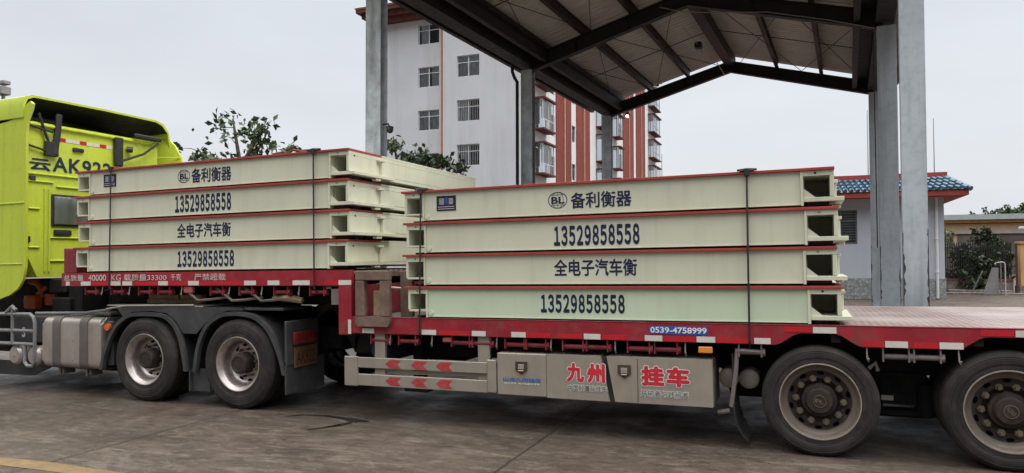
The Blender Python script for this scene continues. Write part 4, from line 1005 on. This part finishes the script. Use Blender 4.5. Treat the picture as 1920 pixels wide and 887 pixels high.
for x in (-4.75, -4.18, -3.35, -2.70, -1.98, -1.25, .42, 1.16): b.tube([(x, .02, ZB), (x, .0, ZB - .10), (x + .01, -.015, ZB - .13), (x + .01, -.03, ZB - .10)], .008, 5)
for x in (-9.65, -9.1, -8.1, -7.25, -6.7, -6.1): b.tube([(x, .02, ZGB), (x, .0, ZGB - .10), (x + .01, -.015, ZGB - .13), (x + .01, -.03, ZGB - .10)], .008, 5)
b.split_done('rope_hook', dk, tl_)
b = MB()
for x0, d in ((-7.95, .3), (-7.35, .32), (-6.85, .3)):
    b.tube([(x0 - .22, .10, ZGB - .03), (x0 - .05, .05, ZGB - .10), (x0 + d * .4, .03, ZGB - .20), (x0 + d, .06, ZGB - .19), (x0 + d + .25, .12, ZGB - .16)], .019, 6)
b.done('slack_strap', M('khaki webbing', (.16, .135, .10), .9, var=.3), tl_)
b = MB(); b.tube([(-6.62, .14, ZGB - .17), (-6.35, .10, ZGB - .16), (-6.15, .14, ZGB - .20)], [.03, .055, .04], 8); b.done('tool_roll', wood, tl_)
b = MB(); b.box(-5.62, -5.49, .03, .07, 1.40, 1.64); b.box(-5.70, -5.49, .03, .07, 1.60, 1.63); b.done('bracket', dk, tl_)
# tape
wt = MB(); rtp = MB()
for i, (x0, x1) in enumerate(((-10.41, -10.33), (-10.088, -9.885), (-9.465, -9.27), (-9.227, -9.036), (-8.528, -8.347), (-7.971, -7.778), (-6.987, -6.79), (-6.596, -6.405), (-6.191, -5.924), (-5.485, -5.297))): wt.box(x0, x1, -.0045, -.0005, 1.648, 1.708)
for x0, x1 in ((-9.83, -9.5), (-8.99, -8.55), (-8.33, -8.0), (-7.76, -7.0), (-5.7, -5.49)): rtp.box(x0, x1, -.0035, -.0005, 1.649, 1.70)
wr = ((-4.97 - .17, -4.97), (-4.311, -4.119), (-3.655, -3.481), (-3.165, -2.992), (-2.32, -2.137), (-1.661, -1.479), (-1.133, -.95), (-.578, -.424), (.572, .759), (1.01, 1.196), (2.1, 2.28), (2.5, 2.7))
for x0, x1 in wr: wt.box(x0, x1, -.0045, -.0005, 1.060, 1.118)
wt.box(-.04, .165, -.0045, -.0005, 1.178, 1.236); wt.box(1.59, 1.76, -.0045, -.0005, 1.180, 1.238); wt.box(-5.345, -5.30, -.0085, -.0035, 1.045, 1.22)
for x0, x1 in ((-4.08, -3.69), (-2.98, -2.70), (-2.12, -1.85), (-1.47, -1.15), (-.93, -.60), (.40, .565), (.80, 1.005), (-2.62, -2.34)): rtp.box(x0, x1, -.0035, -.0005, 1.061, 1.112)
for x0, x1 in ((-.30, -.05), (1.33, 1.58)): rtp.box(x0, x1, -.0035, -.0005, 1.185, 1.238)
wt.split_done('reflective_tape', whites, tl_); rtp.split_done('reflective_tape', redref, tl_)
for s, u in (('总质量', (-10.455, -10.03)), ('40000', (-9.93, -9.56)), ('KG', (-9.454, -9.26)), ('载质量33300', (-9.195, -8.37)), ('千克', (-8.29, -8.10)), ('严禁超载', (-7.855, -7.30))):
    text('load_lettering', s, worn, gr, u, (1.716, 1.808), face_y(-.004), bold=.012)
b = MB(); b.box(-1.61, -1.02, -.005, -.0005, 1.135, 1.215); pb = b.done('phone_plate', blueplate, rl)
text('phone_lettering', '0539-4758999', whtxt, pb, (-1.60, -1.03), (1.145, 1.207), face_y(-.0075), bold=.022)
b = MB(); b.box(-1.12, -.98, .0, .05, .950, 1.015, .008); b.done('marker_lamp', amber, tl_)
b = MB(); b.box(-8.085, -7.925, .02, .08, ZGB - .10, ZGB - .005, .01); b.box(-4.05, -3.93, .02, .08, .975, 1.03, .01); b.split_done('marker_lamp', M('dull red marker lens', (.42, .10, .09), .4), tl_)
# side guard with chevrons
b = MB()
b.box(-5.216, -3.474, 0, .03, .635, .762, .006); b.box(-5.216, -3.474, 0, .03, .418, .560, .006)
b.box(-5.41, -5.218, -.004, .034, .408, .770, .008); b.box(-3.472, -3.362, -.004, .034, .424, .795, .008)
for x in (-4.99, -3.60): b.box(x, x + .145, .04, .075, .50, ZB - .002)
b.py([(-4.9, .568), (-3.6, .585), (-3.6, .625), (-4.55, .615)], .06, .07)
sg_ = b.done('side_guard', alu, tl_)
b = MB(); b.box(-5.41, -3.37, DW - .03, DW, .42, .76, .006); b.done('side_guard', alu, tl_)
ch = MB()
for z0, z1 in ((.645, .745), (.440, .540)):
    for x in (-4.82, -4.465, -4.13):
        h = (z1 - z0) / 2; zm = z0 + h
        ch.py([(x, zm), (x + .07, z0), (x + .22, z0), (x + .165, zm), (x + .22, z1), (x + .07, z1)], -.003, -.0005)
ch.split_done('chevron', M('faded red chevron tape', (.38, .040, .045), .5, var=.15, dirt=((.3, .2, .17), .4, 16)), sg_)
# toolboxes
def latch(par, x, z):
    b = MB(); b.py([(x - .07, z + .065), (x + .07, z + .065), (x + .07, z - .03), (x, z - .075), (x - .07, z - .03)], -.012, -.003); o = b.done('latch', M('dark bronze latch', (.075, .06, .045), .5, .3), par)
    b = MB(); b.box(x - .035, x + .035, -.020, -.0125, z - .02, z + .035, .003); b.tube([(x - .03, -.022, z - .035), (x + .03, -.022, z - .035)], .008, 6); b.done('latch_handle', alu, o)
b = MB(); b.box(-3.348, -2.757, .0, .60, .409, .880, .010); t1 = b.done('toolbox', alu, tl_)
b = MB(); b.py([(-2.752, .407), (-2.05, .407), (-2.14, .880), (-2.752, .880)], 0, .60); t2 = b.done('toolbox', alu, tl_)
b = MB(); b.py([(-1.99, .407), (-.985, .409), (-.985, .886), (-2.075, .882)], 0, .60); t3 = b.done('toolbox', alu, tl_)
b = MB(); b.py([(-2.047, .407), (-1.993, .407), (-2.078, .880), (-2.137, .880)], .03, .55); b.done('toolbox_gap', blackp, tl_)
b = MB(); b.box(-1.748, -1.742, -.002, .01, .42, .87); b.done('door_seam', blackp, t3)
latch(t1, -3.05, .725); latch(t3, -1.885, .735)
b = MB(); b.box(-3.3, -1.0, DW - .6, DW, .41, .88, .01); b.done('toolbox', alu, tl_)
for s, par, u in (('九', t2, (-2.512, -2.335)), ('州', t2, (-2.285, -2.105)), ('挂', t3, (-1.695, -1.48)), ('车', t3, (-1.435, -1.225))):
    text('brand_lettering', s, whtxt, par, u, (.605, .790), face_y(-.0022), bold=.095)
    text('brand_lettering', s, redtxt, par, u, (.605, .790), face_y(-.0042), bold=.055)
for s, par, u, v in (('中国轻量化挂车', t2, (-2.51, -2.075), (.500, .565)), ('开拓者与践行者', t3, (-1.715, -1.225), (.482, .550))):
    text('slogan_lettering', s, whtxt, par, u, v, face_y(-.0022), bold=.075)
    text('slogan_lettering', s, grtxt, par, u, v, face_y(-.0042), bold=.008)
bl = M('blue lettering', (.03, .13, .36), .5, var=.2, dirt=((.3, .3, .3), .5, 25))
text('sticker_lettering', '山东九州挂车', bl, t1, (-3.27, -2.82), (.565, .610), face_y(-.003), bold=.03)
text('sticker_lettering', '0539 4758999', whtxt, t1, (-3.26, -2.84), (.537, .556), face_y(-.003), bold=.01)
# bracket, flap and brake cylinder ahead of the first trailer wheel
b = MB(); b.tube([(-.745, .05, 1.0), (-.76, .05, .8), (-.815, .05, .42)], .022, 8); b.tube([(-.75, .05, .985), (-.52, .05, .972)], .024, 8); b.tube([(-.83, .1, .37), (-.95, .12, .34)], .025, 8); b.done('flap_bracket', dk, tl_)
b = MB()
cf_ = [(-.80, .44), (-.79, .33), (-.76, .22), (-.72, .14), (-.67, .085)]
for (xa, za), (xb, zb_) in zip(cf_, cf_[1:]): b.poly([(xa, .04, za), (xb, .04, zb_), (xb + .012, .04, zb_ + .006), (xa + .012, .04, za)], [(xa, .62, za), (xb, .62, zb_), (xb + .012, .62, zb_ + .006), (xa + .012, .62, za)])
b.box(-.80, -.785, .06, .62, .44, .95)
b.done('mud_flap', blackp, tl_)
for x in (-.86, -.66):
    b = MB(); b.lathe([(.07, .30), (.10, .32), (.105, .36), (.105, .58), (.07, .64)], x, .66, 24); b.done('brake_cylinder', alu, tl_)

# ------------------------------------------------------------------ weighbridge modules
WD = 3.72
def end_mesh():
    """right hand end: hollow cross beam with an open mouth, gusset and foot plate; x = 0 at the end flange"""
    b = MB()
    b.box(0, .026, -.006, .10, 0, .338, .003)                         # flange closing the side web
    b.box(.027, .300, 0, WD, .288, .338)                               # top of the mouth
    b.box(.262, .300, 0, WD, .082, .287, .004)                         # end plate
    b.box(.027, .385, .0, .95, .038, .080, .003)                       # foot plate, sticking out past the end
    b.box(.027, .300, .951, WD, .038, .080)
    b.poly([(.028, .015, .0801), (.135, .015, .0801), (.028, .015, .170)], [(.028, .03, .0801), (.135, .03, .0801), (.028, .03, .170)])
    b.box(.027, .037, .101, WD, .081, .287); b.box(.038, .261, .75, .76, .081, .287)
    return b.mesh('end_beam', cream)
def end_mesh_left():
    b = MB()
    b.box(-.245, -.006, 0, WD, .280, .338); b.box(-.245, -.215, 0, WD, .092, .279); b.box(-.235, -.006, 0, WD, .070, .091, .003)
    b.box(-.022, -.006, .02, WD, .092, .279); b.box(-.214, -.023, .6, .61, .092, .279)
    b.box(-.004, .016, -.005, .10, 0, .338, .003)
    return b.mesh('end_beam', cream)
def foot_mesh():
    b = MB(); b.box(.05, .255, .06, .35, .002, .036, .004); b.box(.06, .25, .42, .62, .002, .036, .004); return b.mesh('foot_pad', strapm)
def lug_mesh():
    b = MB(); b.box(.305, .375, .5, .62, .001, .034, .006); b.box(.302, .36, .62, .75, .27, .30, .004); b.tube([(.335, .7, .08), (.335, .7, .268)], .012, 8); return b.mesh('limit_lug', cream)
def bolt_mesh(): return MB().tube([(0, -.004, 0), (0, .008, 0)], .012, 10).mesh('bolt', nutm)
def web_mesh(L, mat):
    b = MB(); b.box(.017, L - .001, .014, .024, .012, .338); b.box(.017, L - .001, .004, .11, .010, .018)
    b.tube([(.055, .002, .055), (.055, .016, .055)], .030, 12); o = b.mesh('side_beam', mat); return o
def plate_mesh(L):
    b = MB(); b.box(-.285, L + .306, -.022, .75, .3395, .366, .002); return b.mesh('top_plate', oxide)
def plate2_mesh(L):
    b = MB(); b.box(-.27, L + .302, .752, WD + .01, .3395, .364, .002); return b.mesh('deck_plate', cream)
def module(x0, z0, L, lab, grp, writing, jit=(0, 0), green=False, ears=True):
    t = tthing('weighbridge_module', lab, 'weighbridge module', (x0 + jit[0], jit[1], z0), grp)
    key = '%d%d' % (L * 1000, green)
    sb = put('side_beam', cached('web' + key, lambda: web_mesh(L, cream_g if green else cream)), t)
    put('side_beam', cached('far' + key, lambda: MB().box(.017, L - .001, WD - .02, WD, 0, .338).mesh('side_beam', cream)), t)
    put('end_beam', cached('er' + str(green), end_mesh), t, (L, 0, 0))
    put('end_beam', cached('el', end_mesh_left), t)
    put('top_plate', cached('pl' + key, lambda: plate_mesh(L)), t); put('deck_plate', cached('p2' + key, lambda: plate2_mesh(L)), t)
    put('foot_pad', cached('fp', foot_mesh), t, (L, 0, 0)); put('bolt', cached('bo', bolt_mesh), t, (L + .135, .004, .314)); put('bolt', cached('bo', bolt_mesh), t, (-.12, .003, .312)); put('bolt', cached('bo', bolt_mesh), t, (L + .304, .12, .285), R(90))
    put('gap_shade_strip', cached('pk' + key, lambda: MB().box(-.2, L + .28, .13, .22, -.0132, .010).mesh('gap_shade_strip', strapm)), t)  # dark strip added so the gap between stacked modules reads as shade
    if ears: put('limit_lug', cached('lg', lug_mesh), t, (L, 0, 0))
    fy_ = face_y(.0115)
    for s, X0, X1, Z0, Z1, bd in writing:
        u, v = (X0 - x0 - jit[0], X1 - x0 - jit[0]), (Z0 - z0, Z1 - z0)
        if s == '@logo':
            cx_, cz_, r = (u[0] + u[1]) / 2, (v[0] + v[1]) / 2, (v[1] - v[0]) / 2; rx = (u[1] - u[0]) / 2
            b = MB()
            def loop(ax, az, wdt, a0=0, a1=2 * math.pi, n=40):
                for k in range(n):
                    q0, q1 = a0 + (a1 - a0) * k / n, a0 + (a1 - a0) * (k + 1) / n
                    b.face([(cx_ + math.cos(q0) * ax, .0115, cz_ + math.sin(q0) * az), (cx_ + math.cos(q1) * ax, .0115, cz_ + math.sin(q1) * az), (cx_ + math.cos(q1) * (ax - wdt), .0115, cz_ + math.sin(q1) * (az - wdt)), (cx_ + math.cos(q0) * (ax - wdt), .0115, cz_ + math.sin(q0) * (az - wdt))])
            loop(rx, r, .008); loop(rx * .62, r * .98, .004); 
            for zz in (-.62, .62): w_ = math.sqrt(1 - zz * zz) * rx; b.face([(cx_ - w_, .0115, cz_ + zz * r), (cx_ + w_, .0115, cz_ + zz * r), (cx_ + w_, .0115, cz_ + zz * r + .005), (cx_ - w_, .0115, cz_ + zz * r + .005)])
            b.face([(cx_ - .0025, .0115, cz_ - r), (cx_ + .0025, .0115, cz_ - r), (cx_ + .0025, .0115, cz_ - r * .5), (cx_ - .0025, .0115, cz_ - r * .5)]); b.face([(cx_ - .0025, .0115, cz_ + r * .5), (cx_ + .0025, .0115, cz_ + r * .5), (cx_ + .0025, .0115, cz_ + r), (cx_ - .0025, .0115, cz_ + r)])
            lg = b.done('emblem', navy, sb, recalc=False)
            text('emblem_letters', 'BL', navy, lg, (cx_ - rx * .66, cx_ + rx * .72), (cz_ - r * .42, cz_ + r * .42), face_y(.0108), bold=.03)
        elif s == '@plate':
            b = MB(); b.box(u[0], u[1], .008, .0135, v[0], v[1], .0); npt = b.done('name_plate', M('dark purple name plate', (.020, .016, .03), .35, var=.1), sb)
            b = MB(); W_, H_ = u[1] - u[0], v[1] - v[0]; rd = random.Random(3)
            for (a, c, d, e_) in ((.14, .42, .42, .86), (.64, .90, .42, .86)):
                for k in range(5): zz = d + (e_ - d) * k / 5; b.face([(u[0] + W_ * a, .0065, v[0] + H_ * zz), (u[0] + W_ * c * rd.uniform(.92, 1.0), .0065, v[0] + H_ * zz), (u[0] + W_ * c * .97, .0065, v[0] + H_ * (zz + .055)), (u[0] + W_ * a, .0065, v[0] + H_ * (zz + .055))])
            for zz in (.10, .24): b.face([(u[0] + W_ * .08, .0065, v[0] + H_ * zz), (u[0] + W_ * .93, .0065, v[0] + H_ * zz), (u[0] + W_ * .93, .0065, v[0] + H_ * (zz + .05)), (u[0] + W_ * .08, .0065, v[0] + H_ * (zz + .05))])
            b.done('plate_print', M('pale plate print', (.42, .40, .42), .5), npt, recalc=False)
            b = MB(); b.face([(u[0] + W_ * .47, .0065, v[0] + H_ * .42), (u[0] + W_ * .58, .0065, v[0] + H_ * .42), (u[0] + W_ * .58, .0065, v[0] + H_ * .9), (u[0] + W_ * .47, .0065, v[0] + H_ * .9)]); b.done('plate_print', blueplate, npt, recalc=False)
        else: text('lettering', s, navy, sb, u, v, fy_, bold=bd, space=.50 if s == NUM else 1.0)
    return t
PITCH = .3795
RB, LB_ = 1.262, 1.850
gR, gL = 'weighbridge modules stacked on the lower deck', 'weighbridge modules stacked on the gooseneck'
NUM = '１３５２９８５８５５８'; CN = '全电子汽车衡'; NAME = '备利衡器'
RX, RL = -4.275, 4.165; LX, LL = -9.92, 4.30
rtier = [([(NUM, -2.808, -1.874, 1.346, 1.530, .042)], (.03, 0), True, 'cream module at the bottom of the right stack, phone number set furthest left'),
         ([(CN, -2.651, -1.735, 1.742, 1.919, .021)], (0, .01), False, 'cream module third from top of the right stack, six Chinese characters'),
         ([(NUM, -2.638, -1.699, 2.079, 2.280, .042)], (.02, -.005), False, 'cream module second from top of the right stack with phone number'),
         ([('@logo', -2.706, -2.484, 2.483, 2.665, 0), (NAME, -2.441, -1.776, 2.479, 2.645, .021), ('@plate', -4.097, -3.845, 2.515, 2.690, 0)], (-.005, 0), False, 'top module of the right stack with round emblem, four characters and dark plate')]
for k, (wr_, jt, grn, lab) in enumerate(rtier): module(RX, RB + k * PITCH, RL, lab, gR, wr_, jt, grn)
ltier = [([(NUM, -8.177, -7.176, 1.910, 2.113, .042)], (-.03, 0), False, 'cream module at the bottom of the left stack resting on the gooseneck deck'),
         ([(CN, -8.197, -7.239, 2.311, 2.501, .021)], (0, .01), False, 'cream module third from top of the left stack, six Chinese characters'),
         ([(NUM, -8.217, -7.220, 2.670, 2.889, .042)], (-.01, -.005), False, 'cream module second from top of the left stack with phone number'),
         ([('@logo', -8.177, -7.950, 3.071, 3.257, 0), (NAME, -7.921, -7.218, 3.065, 3.255, .021), ('@plate', -9.63, -9.38, 3.096, 3.277, 0)], (0, 0), False, 'top module of the left stack with round emblem, four characters and dark plate')]
for k, (wr_, jt, grn, lab) in enumerate(ltier): module(LX, LB_ + k * PITCH, LL, lab, gL, wr_, jt, grn)

# ------------------------------------------------------------------ lashings over the stacks
def lashing(x, ztop, zbot, lab, lean=0, wide=.09):
    t = tthing('lashing_strap', lab, 'strap', (x, 0, zbot), 'straps over the weighbridge stacks')
    h = ztop - zbot
    b = MB(); y = -.026
    b.tube([(-lean, .05, -.02), (-lean, y, .05), (0, y, h - .02), (0, -.015, h + .008), (0, .05, h + .014), (0, WD - .04, h + .014), (0, WD + .03, h - .05), (0, WD + .03, .3)], .010, 8)
    s = b.done('rope', strapm, t)
    b = MB(); r2_ = random.Random(int(x * 10) + 99)
    b.box(-wide * .7, wide * .7, -.036, .14, h + .002, h + .014, .004); b.tube([(-wide * .9, -.025, h + .012), (0, -.01, h + .022), (wide * .95, -.02, h + .014)], .012, 7); b.box(-.025, .025, -.045, -.02, h - .05, h + .03, .006)
    b.done('edge_protector', blackp, t)
zr, zl = RB + 3 * PITCH + .366, LB_ + 3 * PITCH + .366
lashing(-5.838, zl, ZGB - .08, 'dark lashing over the left stack near its right end', 0, .11)
lashing(-9.44, zl, ZGB - .08, 'dark lashing over the left stack close to the green cab', .03, .05)
lashing(-4.29, zr, ZB - .02, 'dark lashing over the right stack at its left end beside the rusty frame', .04, .09)
lashing(-.605, zr, ZB - .02, 'dark lashing over the right stack towards the trailer wheels', .015, .10)
b = MB(); rr = random.Random(2)
tr_ = tthing('rope_coil', 'dark coil of slack rope lying on top of the left stack', 'rope', (-6.35, .1, zl))
b.tube([(-.25, 0, .02), (-.1, .04, .045), (0, 0, .02), (.12, -.03, .05), (.25, .02, .02), (.4, .05, .03)], .018, 7); b.done('rope', M('red brown rope', (.14, .05, .04), .9), tr_)

# ------------------------------------------------------------------ rusty frame standing on the step
rfm = tthing('rusty_frame', 'rusty brown steel frame standing on the step beside the right stack', 'frame', (-4.97, 0, 1.147))
b = MB(); o = Vector((-4.97, 0, 1.147))
fr = MB()
fr.box(-.235, -.105, -.06, .02, .121, .555, .008); fr.box(.115, .245, -.06, .02, .121, .555, .008); fr.box(-.235, .245, -.062, .022, .557, .675, .008)
fr.pz([(0, 0)], 0, 0) if False else None
fr.py([(-.235, .118), (.255, .118), (.255, .05), (.22, .0), (-.20, .0), (-.235, .04)], -.062, .022)
fr.done('frame_face', rust, rfm)
b = MB(); b.box(.25, .42, .20, .26, .10, .66, .006); b.box(-.23, .40, .22, .27, .60, .67, .006); b.box(-.30, -.24, .05, .12, .09, .67, .005); b.done('rear_frame', rust, rfm)
b = MB(); b.box(-.03, .09, .03, .06, .125, .43, .004); b.tube([(.03, .025, .22), (.03, .032, .22)], .012, 8); b.tube([(.03, .025, .36), (.03, .032, .36)], .012, 8); b.done('plank', wood, rfm)
b = MB(); b.tube([(.14, .1, .50), (.10, .02, .52), (.04, .0, .51)], .012, 6); b.tube([(.26, -.02, .47), (.38, .0, .46)], .014, 6); b.split_done('wire_tie', galv, rfm)
# timber blocks lying on the tractor's rear fender
for i, (x, ln, lab) in enumerate(((-8.86, .62, 'weathered timber block on the tractor fender, left of two'), (-8.33, .42, 'shorter weathered timber block on the tractor fender, right of two'))):
    t = tthing('timber_block', lab, 'timber', (x, .42, 1.363), 'timber blocks on the fender')
    MB().box(-ln / 2, ln / 2, -.06, .06, .001, .07, .008).done('lower_board', wood, t); MB().box(-ln / 2 + .02, ln / 2, -.05, .06, .072, .135, .008).done('upper_board', wood, t)
